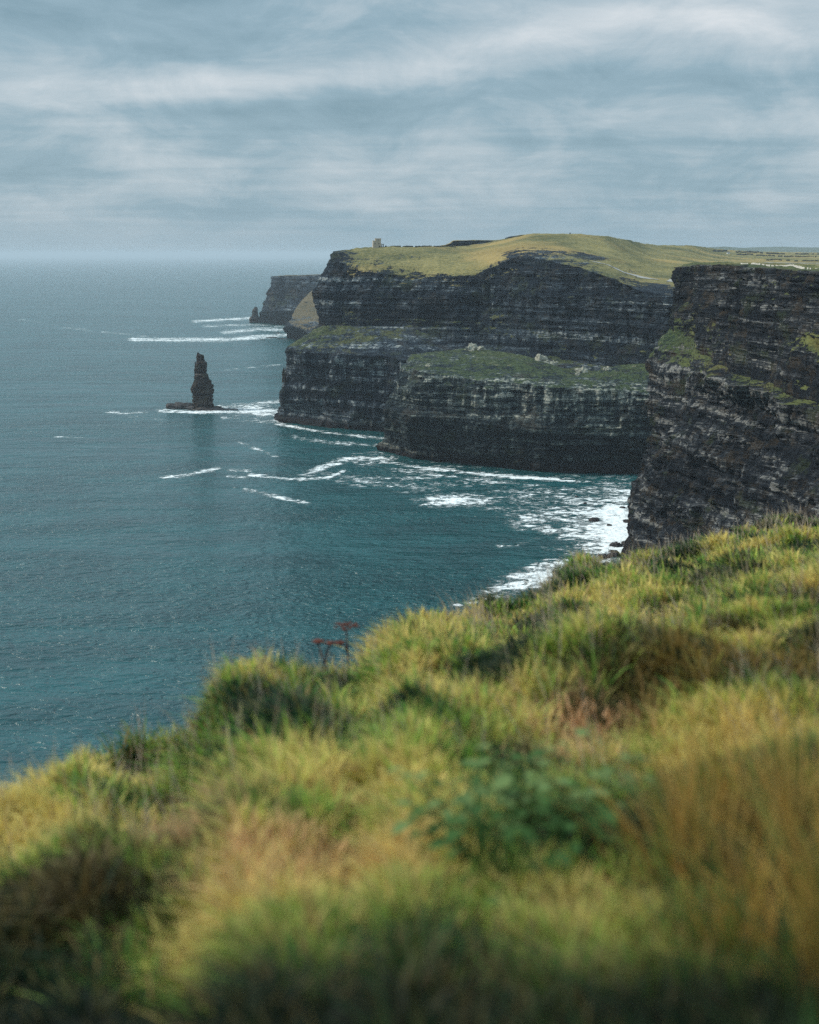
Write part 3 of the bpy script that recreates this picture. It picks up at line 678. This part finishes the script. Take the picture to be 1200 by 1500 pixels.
def person(px, py, Y, shirt, label, rz=0.0):
    """one continuous skinned body standing upright, about 1.75 m"""
    import bmesh
    p = ground(P(px, py, Y))
    v = [(0,0,.95),(0,0,1.15),(0,0,1.38),(0,0,1.50),(0,-.01,1.62),(0,-.01,1.74),
         (.1,0,.90),(.11,.01,.48),(.11,.03,.07),(.11,-.1,.03),(-.1,0,.90),(-.12,0,.48),(-.12,.03,.07),(-.12,-.1,.03),
         (.19,0,1.38),(.25,.02,1.10),(.26,-.06,.84),(-.19,0,1.38),(-.25,.02,1.10),(-.26,-.06,.84)]
    e = [(0,1),(1,2),(2,3),(3,4),(4,5),(0,6),(6,7),(7,8),(8,9),(0,10),(10,11),(11,12),(12,13),(2,14),(14,15),(15,16),(2,17),(17,18),(18,19)]
    rad = [.15,.14,.16,.06,.095,.08,.1,.07,.05,.04,.1,.07,.05,.04,.06,.05,.035,.06,.05,.035]
    me = bpy.data.meshes.new('person'); me.from_pydata(v, e, []); 
    o = bpy.data.objects.new('person', me); COL.objects.link(o)
    me.materials.append(shirt)
    md = o.modifiers.new('s', 'SKIN'); sv = me.skin_vertices[0].data
    for i, r in enumerate(rad): sv[i].radius = (r, r)
    sv[0].use_root = True
    o.modifiers.new('u', 'SUBSURF').levels = 1
    o.location = (p[0], p[1], p[2]-.05); o.rotation_euler = (0, 0, rz)
    return tag(o, label, 'person')
person(606.5, 361.2, 1645, M['yellow'], 'person in a yellow jacket standing in front of the skyline wall', .4)
person(530.5, 363.2, 1652, M['navy'], 'person in dark clothes standing left of the tower at the headland edge', 2.0)


def ribbon(name, pts, w, mat):
    """path laid a little above the land it crosses; pts are seen positions on that land"""
    pp = []
    for (x0, y0), (x1, y1) in zip(pts[:-1], pts[1:]):
        n = max(2, int(abs(x1-x0)/3)); pp += [(x0+(x1-x0)*i/n, y0+(y1-y0)*i/n) for i in range(n)]
    c = np.array([hit(x, y) for x, y in pp+[pts[-1]]])
    d = np.gradient(c[:, :2], axis=0); d /= np.linalg.norm(d, axis=1, keepdims=True)
    n = np.stack([d[:, 1], -d[:, 0]], 1); ww = w*(1+.35*vn(np.arange(len(c))/3., 0., 1.))
    rows = []
    for k in np.linspace(-.5, .5, 5):
        q = c.copy(); q[:, :2] += n*ww[:, None]*k
        rows.append([(a, b, ground((a, b, z))[2]+.35) for a, b, z in q])
    tag(mesh_np(name, np.array(rows).reshape(-1, 3), gridfaces(5, len(c)), mat), kind='structure')
ribbon('path', [(868,383),(890,388),(905,395),(915,400),(930,404),(945,407),(965,410)], 6, M['path'])
ribbon('path', [(925,403),(940,405.5),(950,407)], 22, M['path'])
ribbon('path', [(982,413),(992,408),(1000,404)], 9, M['path'])
ribbon('path', [(1120,385.2),(1160,385.5),(1210,386)], 14, M['path'])

# ---------------------------------------------------------------- the grassy slope under the camera
ET = [(-800,1320,5),(-300,1200,6),(0,1118,7),(60,1085,7.3),(120,1042,7.7),(190,1062,8),(250,1052,8.3),(290,1020,8.5),(335,930,9),(380,906,9.2),(470,902,9.5),(520,918,9.9),(560,880,10.6),(600,846,11.2),
      (660,854,12.2),(740,858,13.2),(830,838,15.5),(900,826,17.5),(1000,800,20),(1100,772,23),(1200,760,26),(1600,745,33),(2200,735,38)]
pe = []
for px, py, Yd in ET:
    x, y, z = P(px, py + .18*F/Yd, Yd); pe.append((math.atan2(x, y), math.hypot(x, y), z-H))
PH = np.array([-math.pi, -2.3, -1.5] + [a for a, _, _ in pe] + [1.1, 1.57, 2.3, math.pi])
RE = np.array([60, 12, 6] + [b for _, b, _ in pe] + [55, 60, 80, 60.])
ZE = np.array([1.5, -1.6, -2.4] + [c for _, _, c in pe] + [-5, -2, 2, 1.5])
EYE = .78
def gz(x, y):
    x = np.asarray(x, float); y = np.asarray(y, float)
    ph = np.arctan2(x, y); r = np.hypot(x, y)
    re, ze = np.interp(ph, PH, RE), np.interp(ph, PH, ZE)
    q = r/re
    z = -EYE + (ze+EYE)*np.minimum(q, 1)
    o = np.maximum(r-re, 0)
    z = z - 1.25*np.minimum(o, 9) - 2.6*np.maximum(o-9, 0) - .25*sstep(.85, 1.0, q)*0
    A = np.clip(r/7, .12, 1)
    z = z + A*(.25*fbm(x/.9, y/.9, 3., 3) + .24*vn(x/3.1, y/3.1, 8.)*np.clip(r/9, .3, 1)) - .10*A
    z = z + sstep(3, 20, o)*2.5*fbm(x/9, y/9, z/9, 4)
    return np.maximum(z+H, -6)
def make_ground():
    ph = np.concatenate([np.linspace(-math.pi, -.5, 120, endpoint=False), np.linspace(-.5, .5, 420, endpoint=False), np.linspace(.5, math.pi, 120)])
    r = np.concatenate([[.02], np.geomspace(.2, 40, 230), np.geomspace(41, 170, 70)])
    A_, R_ = np.meshgrid(ph, r)
    x, y = R_*np.sin(A_), R_*np.cos(A_)
    V = np.stack([x, y, gz(x, y)], -1)
    m, t = new_mat('turf_soil')
    pos = t.node('ShaderNodeNewGeometry').outputs['Position']
    nz = t.node('ShaderNodeSeparateXYZ', {0: t.node('ShaderNodeNewGeometry').outputs['Normal']}).outputs['Z']
    n = t.noise(pos, 3.0, 8, .7); n2 = t.noise(pos, .25, 6, .7)
    c = t.mix(t.ss(n, .35, .65), (.010, .016, .006), (.050, .062, .020))
    c = t.mix(t.ss(nz, .55, .35), c, t.mix(n2, (.03, .03, .028), (.12, .11, .09)))
    b = t.node('ShaderNodeBump', {'Height': n, 'Strength': .8, 'Distance': .08})
    setb(t, Base_Color=c, Roughness=1.0, Normal=b.outputs[0], Specular_IOR_Level=.1)
    o = mesh_np('ground', V.reshape(-1, 3), gridfaces(len(r), len(ph)), m, smooth=True)
    tag(o, kind='structure')
make_ground()

def px_of(x, y, z):
    w = y*CT - (z-H)*ST
    return 600+F*x/w, 750-F*(y*ST+(z-H)*CT)/w
PAL = np.array([(.006,.026,.010), (.024,.095,.018), (.105,.27,.034), (.29,.40,.052), (.60,.49,.14)])   # dark green .. straw
RUST = np.array((.46,.20,.06)); PINK = np.array((.66,.38,.20))

def make_blades(name, cx, cy, nb, hgt, spread, colf, width, droop=(.35, 1.45), wind=(-.25, .05), tipmix=.35):
    """tussocks of blades: arrays of centres, blade counts, heights"""
    idx = np.repeat(np.arange(len(cx)), nb); n = len(idx)
    a = RNG.uniform(0, 2*np.pi, n); q = np.abs(RNG.normal(0, 1, n))
    rx = cx[idx]+np.cos(a)*q*spread[idx]; ry = cy[idx]+np.sin(a)*q*spread[idx]
    rz = gz(rx, ry)-.02
    L = hgt[idx]*RNG.uniform(.55, 1.15, n)
    lean = RNG.uniform(droop[0], droop[1], n)*np.clip(.45+.35*q, .3, 1.25)
    aa = a+RNG.normal(0, .85, n)
    lx, ly = np.cos(aa)*lean+wind[0], np.sin(aa)*lean+wind[1]
    W_ = width[idx]*RNG.uniform(.7, 1.3, n)
    wa = aa+np.pi/2+RNG.normal(0, .5, n); wx, wy = np.cos(wa)*W_/2, np.sin(wa)*W_/2
    T = np.array([0, .38, .72, 1.0]); taper = np.array([.8, 1.0, .7, 0])
    V = np.empty((n, 7, 3), np.float32); C = np.empty((n, 7, 3), np.float32)
    base, tip = colf(cx[idx], cy[idx], idx, n)
    ln = np.hypot(lx, ly)
    k = 0
    for i, t_ in enumerate(T):
        up = L*(t_ - .38*np.minimum(ln, 1.2)*t_**2.2); out_ = L*(.15*t_+.85*t_**2)*.75
        x, y, z = rx+lx*out_, ry+ly*out_, rz+up
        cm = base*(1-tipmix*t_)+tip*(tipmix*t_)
        if i < 3:
            for sg in (-1, 1):
                V[:, k, 0] = x+sg*wx*taper[i]; V[:, k, 1] = y+sg*wy*taper[i]; V[:, k, 2] = z; C[:, k] = cm; k += 1
        else:
            V[:, k, 0] = x; V[:, k, 1] = y; V[:, k, 2] = z; C[:, k] = cm
    tri = np.array([(0, 1, 3), (0, 3, 2), (2, 3, 5), (2, 5, 4), (4, 5, 6)])
    Fc = (np.arange(n)*7)[:, None, None]+tri[None]
    return V.reshape(-1, 3), Fc.reshape(-1, 3), C.reshape(-1, 3)

def grass_mat():
    m, t = new_mat('grass_blades')
    col = t.attr('col').outputs['Color']
    setb(t, Base_Color=col, Roughness=.62, Specular_IOR_Level=.25)
    tr = t.node('ShaderNodeBsdfTranslucent', {'Color': col})
    mx = t.node('ShaderNodeMixShader', {0: .35, 1: t.bsdf.outputs[0], 2: tr.outputs[0]})
    t.l.new(mx.outputs[0], t.n['Material Output'].inputs[0])
    return m
M['grass'] = grass_mat()

def zone_colour(x, y, idx, n):
    z = gz(x, y); px, py = px_of(x, y, z); r = np.hypot(x, y)
    v = .5+1.1*fbm(x/.42, y/.42, 1., 3)+.42*vn(x/2.2, y/2.2, 4.)+RNG.normal(0, .11, n)+RNG.normal(0, .20, idx.max()+1)[idx]
    rel = vn(x/1.1, y/1.1, 3.)                                # low noise values shift blades toward the darker greens
    v = v+.18*rel-.11
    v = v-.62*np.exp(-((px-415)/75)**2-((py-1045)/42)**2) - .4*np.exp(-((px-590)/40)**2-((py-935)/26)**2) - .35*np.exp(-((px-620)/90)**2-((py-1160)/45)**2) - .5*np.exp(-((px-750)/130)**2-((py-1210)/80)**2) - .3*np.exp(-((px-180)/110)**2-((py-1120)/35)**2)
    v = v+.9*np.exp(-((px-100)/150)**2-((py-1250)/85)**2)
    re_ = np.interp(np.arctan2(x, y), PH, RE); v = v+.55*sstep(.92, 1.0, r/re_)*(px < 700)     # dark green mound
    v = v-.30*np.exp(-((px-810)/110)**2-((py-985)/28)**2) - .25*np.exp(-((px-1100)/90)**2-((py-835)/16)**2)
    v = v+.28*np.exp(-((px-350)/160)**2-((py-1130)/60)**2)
    near = sstep(1250, 1600, py+.16*(px-600)+90*vn(x/.5, y/.5, 12.))  # painted dimming: blade colours darken toward the frame's bottom, more at right
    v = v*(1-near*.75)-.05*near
    v = np.clip(v, 0, .999)*(len(PAL)-1)
    i = np.floor(v).astype(int); f = (v-i)[:, None]
    c = PAL[i]*(1-f)+PAL[np.minimum(i+1, len(PAL)-1)]*f
    def mixin(c, w, col): w = (np.clip(w, 0, 1)*(RNG.random(n) < .75))[:, None]; return c*(1-w)+col*w
    c = mixin(c, 1.1*np.exp(-((px-380)/190)**2-((py-1260)/75)**2)*(.6+.9*vn(x/.35, y/.35, 9.)), PINK*.9)
    c = mixin(c, 1.2*np.exp(-((px-830)/90)**2-((py-1095)/55)**2)*(.7+.8*vn(x/.35, y/.35, 5.)), PINK)
    c = mixin(c, 1.0*np.exp(-((px-1080)/150)**2-((py-1080)/140)**2)*(.6+.7*vn(x/.5, y/.5, 5.)), np.array((.50,.29,.06)))
    c = mixin(c, .15*np.exp(-((px-60)/140)**2-((py-1330)/90)**2)*(.6+.8*vn(x/.4, y/.4, 2.)), RUST)
    c = mixin(c, .8*np.exp(-((px-540)/120)**2-((py-1300)/70)**2)*(.5+.8*vn(x/.3, y/.3, 2.)), RUST)
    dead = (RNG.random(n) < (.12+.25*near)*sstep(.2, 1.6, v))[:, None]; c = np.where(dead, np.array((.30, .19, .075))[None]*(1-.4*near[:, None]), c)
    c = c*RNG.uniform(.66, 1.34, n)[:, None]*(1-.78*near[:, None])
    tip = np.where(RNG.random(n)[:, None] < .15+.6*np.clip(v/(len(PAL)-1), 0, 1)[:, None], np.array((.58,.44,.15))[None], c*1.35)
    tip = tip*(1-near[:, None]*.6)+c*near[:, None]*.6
    return c, tip

def scatter(n, amin, amax, rmin, rmax_over, power=1.0):
    x_, y_ = [], []
    a = RNG.uniform(amin, amax, n*4)
    re = np.interp(a, PH, RE)+rmax_over
    r = np.sqrt(RNG.random(n*4))*36
    ok = (r < re) & (r > rmin)
    a, r = a[ok][:n], r[ok][:n]
    return r*np.sin(a), r*np.cos(a)

def make_grass():
    parts = []
    cx, cy = scatter(14500, -.45, .50, .75, .9)
    r = np.hypot(cx, cy)
    keep = (np.hypot(cx-.0, cy-3.75) > 0)
    hg = (.20+.13*(vn(cx/1.4, cy/1.4, 6.)+.3)+RNG.uniform(-.10, .08, len(cx)))*np.clip(.75+r/30, .75, 1.2)
    nb = np.full(len(cx), 30)
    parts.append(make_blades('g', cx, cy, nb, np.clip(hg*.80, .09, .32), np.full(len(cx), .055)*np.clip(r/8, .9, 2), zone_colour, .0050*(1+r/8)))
    # the same grass carried on to either side of the view
    for a0, a1, n_ in ((.50, 1.0, 3600), (-.80, -.45, 700)):
        cx, cy = scatter(n_, a0, a1, .6, .9); k = np.hypot(cx, cy) < 24; cx, cy = cx[k], cy[k]; r = np.hypot(cx, cy)
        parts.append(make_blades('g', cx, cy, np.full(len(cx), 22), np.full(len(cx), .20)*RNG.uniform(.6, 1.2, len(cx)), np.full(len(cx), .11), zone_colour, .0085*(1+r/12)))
    # extra short sward close to the camera and up to 9 m
    cx, cy = scatter(4200, -.42, .45, .8, -1.0); k = np.hypot(cx, cy) < 9; cx, cy = cx[k], cy[k]
    # (denser close by)
    a = RNG.uniform(-.42, .45, 5200); rr = RNG.uniform(.9, 8.2, 5200); rr = np.minimum(rr, np.interp(a, PH, RE)); cx, cy = np.concatenate([cx, rr*np.sin(a)]), np.concatenate([cy, rr*np.cos(a)])
    r = np.hypot(cx, cy)
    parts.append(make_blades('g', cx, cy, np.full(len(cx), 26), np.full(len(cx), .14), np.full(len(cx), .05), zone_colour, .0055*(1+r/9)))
    # tall loose tussocks close to the lens, mostly right
    tx, ty = [], []
    for px, Yd, n in ((1120,2.2,2),(1190,2.6,4),(1235,2.0,3),(1060,2.4,2),(990,2.9,2),(1300,1.9,3),(1150,3.1,4),(1060,3.3,3)):
        for j in range(n):
            tx.append((px-600)/F*Yd*1.1+RNG.normal(0, .05)); ty.append(Yd+RNG.normal(0, .09))
    tx, ty = np.array(tx), np.array(ty)
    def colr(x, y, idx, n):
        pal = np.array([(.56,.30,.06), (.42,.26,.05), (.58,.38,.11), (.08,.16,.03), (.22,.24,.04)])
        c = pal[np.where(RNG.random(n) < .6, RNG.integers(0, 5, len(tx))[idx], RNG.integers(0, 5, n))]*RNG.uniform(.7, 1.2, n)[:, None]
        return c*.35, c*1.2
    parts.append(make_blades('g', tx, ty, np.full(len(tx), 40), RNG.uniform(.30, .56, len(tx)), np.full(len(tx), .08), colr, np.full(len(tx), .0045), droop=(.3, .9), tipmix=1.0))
    # rank growth right before the lens; blade colours darkened to paint foreground shade
    tx, ty = [], []
    for j in range(230):
        px_, Yd = RNG.uniform(-100, 1300), RNG.uniform(.75, 1.7); tx.append((px_-600)/F*Yd*1.15); ty.append(Yd)
    tx, ty = np.array(tx), np.array(ty)
    def cold(x, y, idx, n):
        pal = np.array([(.014,.045,.008), (.025,.07,.012), (.14,.11,.02), (.05,.09,.014), (.006,.018,.005), (.18,.12,.025)])
        k_ = RNG.integers(0, 6, len(tx)); k_ = np.where((tx > .22) & (k_ > 1) & (RNG.random(len(tx)) < .7), 4, k_)
        c = pal[k_][idx]*RNG.uniform(.7, 1.2, n)[:, None]; return c, c*1.2
    parts.append(make_blades('g', tx, ty, np.full(len(tx), 40), RNG.uniform(.08, .26, len(tx)), np.full(len(tx), .045), cold, np.full(len(tx), .0045), droop=(.3, .9)))
    # fine pale bents with seed heads along the rim
    cx, cy = scatter(2600, -.36, .42, 4.0, .5)
    r = np.hypot(cx, cy); re = np.interp(np.arctan2(cx, cy), PH, RE)
    k = (RNG.random(len(cx)) < .25+.75*sstep(.72, 1.0, r/re)); cx, cy = cx[k], cy[k]; r = r[k]
    def colb(x, y, idx, n):
        c = np.array((.42, .35, .24))*RNG.uniform(.7, 1.2, n)[:, None]; return c, np.tile(np.array((.50, .38, .30)), (n, 1))
    parts.append(make_blades('g', cx, cy, np.full(len(cx), 6), RNG.uniform(.28, .46, len(cx)), np.full(len(cx), .07), colb, .0022*(1+r/8), droop=(.25, .7), tipmix=.8))
    off = 0; Vs, Fs, Cs = [], [], []
    for v, f, c in parts: Vs.append(v); Fs.append(f+off); Cs.append(c); off += len(v)
    V, Fc, C = np.concatenate(Vs), np.concatenate(Fs), np.concatenate(Cs)
    o = mesh_np('grass', V, Fc, M['grass'], {'col': C})
    tag(o, 'long windblown green and straw grass covering the clifftop slope in the foreground', 'grass', kind='stuff')
make_grass()

# ---------------------------------------------------------------- wild flowers gone to seed
M['stem'] = plain('dry_stem', (.10, .045, .04), sc_=20)
M['seed'] = plain('rust_red_seed_head', (.13, .045, .032), sc_=30, var=.5)
def umbel(px, py_root, Yd, heads, label):
    """heads: (px, py, width px); every stem rises from one root"""
    x, y, _ = P(px, py_root, Yd); z = float(gz(x, y)); root = np.array((x, y, z))
    o = empty('umbel_plant', tuple(root), label, 'plant')
    g = Geo(); hs = []
    top0 = None
    for i, (hx, hy, w) in enumerate(heads):
        t = np.array(P(hx, hy, Yd))-root; w_ = w*Yd/F
        fork = np.array((0, 0, 0)) if i == 0 else hs[0][0]*.62
        mid = fork+(t-fork)*.5+np.array((RNG.normal(0, .006), 0, .012))
        g.tube([fork-np.array((0, 0, .03 if i == 0 else 0)), mid, t-np.array((0, 0, w_*.28))], [.0085 if i == 0 else .006, .0065, .005], 6)
        hs.append((t, w_))
    g.build('stem', M['stem'], o)
    for t, w_ in hs:
        h = Geo(); base = t-np.array((0, 0, w_*.28)); nr = 17
        for k in range(nr):
            a = k*2.39996; q = math.sqrt((k+.5)/nr)*w_/2
            e = np.array((t[0]+q*math.cos(a), t[1]+q*math.sin(a), t[2]-.35*q*q/w_+RNG.normal(0, .002)))
            h.tube([base, (base+e)/2+np.array((q*.1*math.cos(a), q*.1*math.sin(a), -.002)), e], [.0016, .0013, .0012], 4)
            for _ in range(9):
                s_ = e+RNG.normal(0, 1, 3)*np.array((w_*.045, w_*.045, w_*.02))
                h.lump(tuple(s_), .0052, int(RNG.integers(0, 99)), .2, 6, 4, (1, 1, .8))
        h.build('seed_head', M['seed'], o)
umbel(512, 985, 9.2, [(507, 914, 38), (497, 940, 16)], 'tall dry umbel plant with one wide rust-red head at the grass rim')
umbel(494, 1060, 8.0, [(466, 938, 19), (484, 941, 13)], 'shorter dry umbel plant with two small rust-red heads left of the tall one')

# broad-leaved plants in the hollow
def leaf_mat(col):
    m, t = new_mat('broad_leaf'); pos = t.node('ShaderNodeTexCoord').outputs['Object']
    n = t.noise(pos, 22., 4, .6)
    c = t.mix(n, tuple(x*.6 for x in col), tuple(x*1.3 for x in col))
    setb(t, Base_Color=c, Roughness=.85, Specular_IOR_Level=.08); return m
M['leafA'] = leaf_mat((.10, .155, .055)); M['leafB'] = leaf_mat((.035, .08, .022))
def leafy(px, py, nleaf, size, label, seed, mat):
    rnd = random.Random(seed)
    # find the place on the slope seen there
    for Yd in np.arange(2.0, 9, .02):
        p = P(px, py, Yd)
        if gz(p[0], p[1]) > p[2]: break
    z = float(gz(p[0], p[1])); o = empty('leafy_plant', (p[0], p[1], z), label, 'plant', 'broad-leaved plants in the hollow')
    g = Geo()
    for i in range(nleaf):
        a = rnd.uniform(0, 6.28); q = rnd.uniform(.02, .20); h = rnd.uniform(.10, .24)
        e = np.array((q*math.cos(a), q*math.sin(a), h)); s = size*rnd.uniform(.6, 1.2)
        d = np.array((math.cos(a), math.sin(a), rnd.uniform(-.5, .35))); d /= np.linalg.norm(d)
        sd = np.cross(d, (0, 0, 1)); sd /= np.linalg.norm(sd); up = np.cross(sd, d)
        g.tube([(0, 0, -.02), e*.5+np.array((0, 0, .03)), e, e+d*s*.3], [.003, .0025, .002, .001], 4)
        n0 = len(g.v); prof = [(0, .05), (.18, .38), (.42, .5), (.7, .36), (1, .02)]
        for t_, w in prof:
            c = e+d*s*t_*1.5-up*s*.35*t_*t_
            for sg, lift in ((-1, .12), (0, 0), (1, .12)): g.v.append(tuple(c+sd*sg*w*s+up*lift*w*s))
        for k in range(4):
            for j in range(2): b = n0+k*3+j; g.f.append((b, b+1, b+4, b+3))
    f_ = g.build('foliage', mat, o, smooth=True)
LP = [(672,1215,26,.036,'leafArosette','broad-leaved plant leftmost and palest in the foreground hollow'),
      (735,1190,28,.036,'', 'broad-leaved plant second from the left along the hollow top'),(790,1215,30,.038,'','broad-leaved plant in the centre of the foreground hollow'),
      (862,1180,24,.036,'','broad-leaved plant rightmost in the hollow under the orange grass'),(700,1275,24,.036,'','lower left broad-leaved plant sinking into dark blurred grass'),
      (830,1255,24,.036,'','lower right broad-leaved plant in the hollow'),(745,1300,20,.034,'','lowest broad-leaved plant of the foreground hollow')]
for i, (x, y, n, s_, _, lab) in enumerate(LP): leafy(x, y+25, n, s_, lab, 100+i, M['leafA'] if i in (0, 2, 3) else M['leafB'])

# ---------------------------------------------------------------- air
def haze():
    g = Geo(); g.box((0, 39000, 125), (190000, 82000, 264))
    m = bpy.data.materials.new('sea_air'); m.use_nodes = True; nt = m.node_tree; nt.nodes.clear()
    v = nt.nodes.new('ShaderNodeVolumePrincipled'); v.inputs['Color'].default_value = (.66, .80, .90, 1); v.inputs['Density'].default_value = HAZE; v.inputs['Anisotropy'].default_value = .1
    out = nt.nodes.new('ShaderNodeOutputMaterial'); nt.links.new(v.outputs[0], out.inputs['Volume'])
    o = g.build('haze', m); tag(o, 'pale sea air veiling the distant cliffs and horizon', 'haze', kind='stuff')
HAZE = .000042
haze()

# ---------------------------------------------------------------- sky and sun
SUN_EL, SUN_AZ = math.radians(42), math.radians(-82)      # azimuth from +Y towards +X: high on the left, slightly behind
def world():
    w = bpy.data.worlds.new('World'); sc.world = w; w.use_nodes = True
    t = NT(w.node_tree); bg = t.n['Background']
    sky = t.node('ShaderNodeTexSky', sky_type='NISHITA'); sky.sun_disc = False
    sky.sun_elevation = SUN_EL; sky.sun_rotation = SUN_AZ; sky.air_density = 1.2; sky.dust_density = 2.0
    d = t.node('ShaderNodeTexCoord').outputs['Generated']
    sp = t.node('ShaderNodeSeparateXYZ', {0: d}); x, y, z = sp.outputs
    az = t.math('ARCTAN2', x, y); el = t.math('ARCSINE', z)
    den = t.math('ADD', t.math('MAXIMUM', z, 0.0), .055)
    pl = t.node('ShaderNodeCombineXYZ', {0: t.math('DIVIDE', x, den), 1: t.math('DIVIDE', y, den), 2: 0.0}).outputs[0]
    n1 = t.noise(t.scale(pl, (.36, .62, 1), (3.3, 1.2, 0)), 1.0, 6, .52, .4)
    n2 = t.noise(t.scale(pl, (1.1, 1.9, 1), (7.3, 4.2, 0)), 1.0, 6, .58, .6)
    ae = t.node('ShaderNodeCombineXYZ', {0: t.math('MULTIPLY', az, 5.0), 1: t.math('MULTIPLY', el, 26.0), 2: 0.0}).outputs[0]
    n3 = t.noise(ae, 1.0, 6, .55, .3)
    elw = t.math('ADD', el, t.math('MULTIPLY', t.math('SUBTRACT', n3, .5), .030))
    acc = None
    #   az, el, slope, half-width az, half-width el, strength      (clouds of this sky, each at its place in the heavens)
    for a, e, sl, ra, re, s in ((.19, .160, .02, .11, .020, .62), (.05, .140, .16, .14, .012, .36), (-.16, .112, .06, .16, .009, .36), (-.24, .113, 0, .05, .007, .2),
                                (-.20, .086, .0, .10, .008, .26), (.02, .084, .05, .07, .006, .24), (.14, .094, 0, .10, .005, .2), (.22, .060, -.02, .14, .007, .24), (-.1, .060, .03, .14, .006, .2),
                                (.1, .056, .0, .06, .004, .14), (-.17, .042, .0, .1, .004, .1), (.12, .034, 0, .15, .005, .14), (-.08, .178, .02, .06, .012, .12), (-.28, .185, 0, .05, .02, .16),
                                (.0, .108, .1, .16, .012, -.28), (-.13, .145, .05, .14, .016, -.24), (-.2, .098, .02, .16, .005, -.26), (.2, .118, .0, .14, .012, -.22), (.08, .178, 0, .05, .01, -.1), (.2, .075, 0, .14, .006, -.16), (-.26, .15, 0, .06, .01, -.1), (-.2, .165, .04, .2, .022, -.3)):
        u = t.math('DIVIDE', t.math('SUBTRACT', az, a), ra)
        v = t.math('DIVIDE', t.math('SUBTRACT', t.math('SUBTRACT', elw, e), t.math('MULTIPLY', t.math('SUBTRACT', az, a), sl)), re)
        g = t.math('EXPONENT', t.math('MULTIPLY', t.math('ADD', t.math('MULTIPLY', u, u), t.math('MULTIPLY', v, v)), -1.0))
        g = t.math('MULTIPLY', g, s*.52); acc = g if acc is None else t.math('ADD', acc, g)
    c = t.math('ADD', acc, t.math('MULTIPLY', t.math('SUBTRACT', n1, .5), .55))
    c = t.math('ADD', c, t.math('MULTIPLY', t.math('SUBTRACT', n2, .5), .30))
    c = t.math('ADD', c, t.math('MULTIPLY', t.math('SUBTRACT', n3, .5), .5))
    n4 = t.noise(t.node('ShaderNodeCombineXYZ', {0: t.math('MULTIPLY', az, 12.0), 1: t.math('MULTIPLY', el, 26.0), 2: 4.0}).outputs[0], 1.0, 8, .62, .5)
    c = t.math('ADD', c, t.math('MULTIPLY', t.math('SUBTRACT', n4, .5), 1.0))
    lowfade = t.ss(el, .0, .05)
    c = t.math('ADD', t.math('MULTIPLY', c, t.math('MULTIPLY_ADD', lowfade, .8, .2)), .44)
    col = t.ramp(c, [(0.0, (.165, .29, .37)), (.36, (.27, .412, .505)), (.65, (.45, .56, .635)), (1.0, (.68, .75, .80))])
    up = t.math('MULTIPLY_ADD', t.ss(z, .20, .9), 1.5, 1.0)
    col = t.mix(1.0, col, t.node('ShaderNodeCombineXYZ', {0: t.math('MULTIPLY', up, 9.6), 1: t.math('MULTIPLY', up, 9.2), 2: t.math('MULTIPLY', up, 9.0)}).outputs[0], 'MULTIPLY')
    fin = t.mix(.92, sky.outputs[0], col)
    t.l.new(fin, bg.inputs[0]); bg.inputs[1].default_value = .1
world()
sl = bpy.data.lights.new('sun', 'SUN'); sl.energy = 3.4; sl.angle = math.radians(11); sl.color = (1, .93, .82)
so = bpy.data.objects.new('sun', sl); COL.objects.link(so)
dirv = Vector((math.sin(SUN_AZ)*math.cos(SUN_EL), math.cos(SUN_AZ)*math.cos(SUN_EL), math.sin(SUN_EL)))
so.rotation_euler = dirv.to_track_quat('Z', 'Y').to_euler(); so.location = (0, 0, 400)

# ---------------------------------------------------------------- camera
cd = bpy.data.cameras.new('camera'); co = bpy.data.objects.new('camera', cd); COL.objects.link(co)
co.location = (0, 0, H); co.rotation_euler = (math.pi/2-TH, 0, 0)
cd.sensor_fit = 'VERTICAL'; cd.sensor_height = 36; cd.lens = 48
cd.clip_start = .05; cd.clip_end = 200000
cd.dof.use_dof = True; cd.dof.focus_distance = 900; cd.dof.aperture_fstop = 1.9
sc.camera = co
sc.view_settings.view_transform = 'Standard'; sc.view_settings.look = 'None'; sc.view_settings.gamma = 1; sc.view_settings.exposure = .2
sc.cycles.use_denoising = False
sc.cycles.max_bounces = 6; sc.cycles.volume_bounces = 0; sc.cycles.diffuse_bounces = 3; sc.cycles.sample_clamp_indirect = 3; sc.cycles.sample_clamp_direct = 1.3
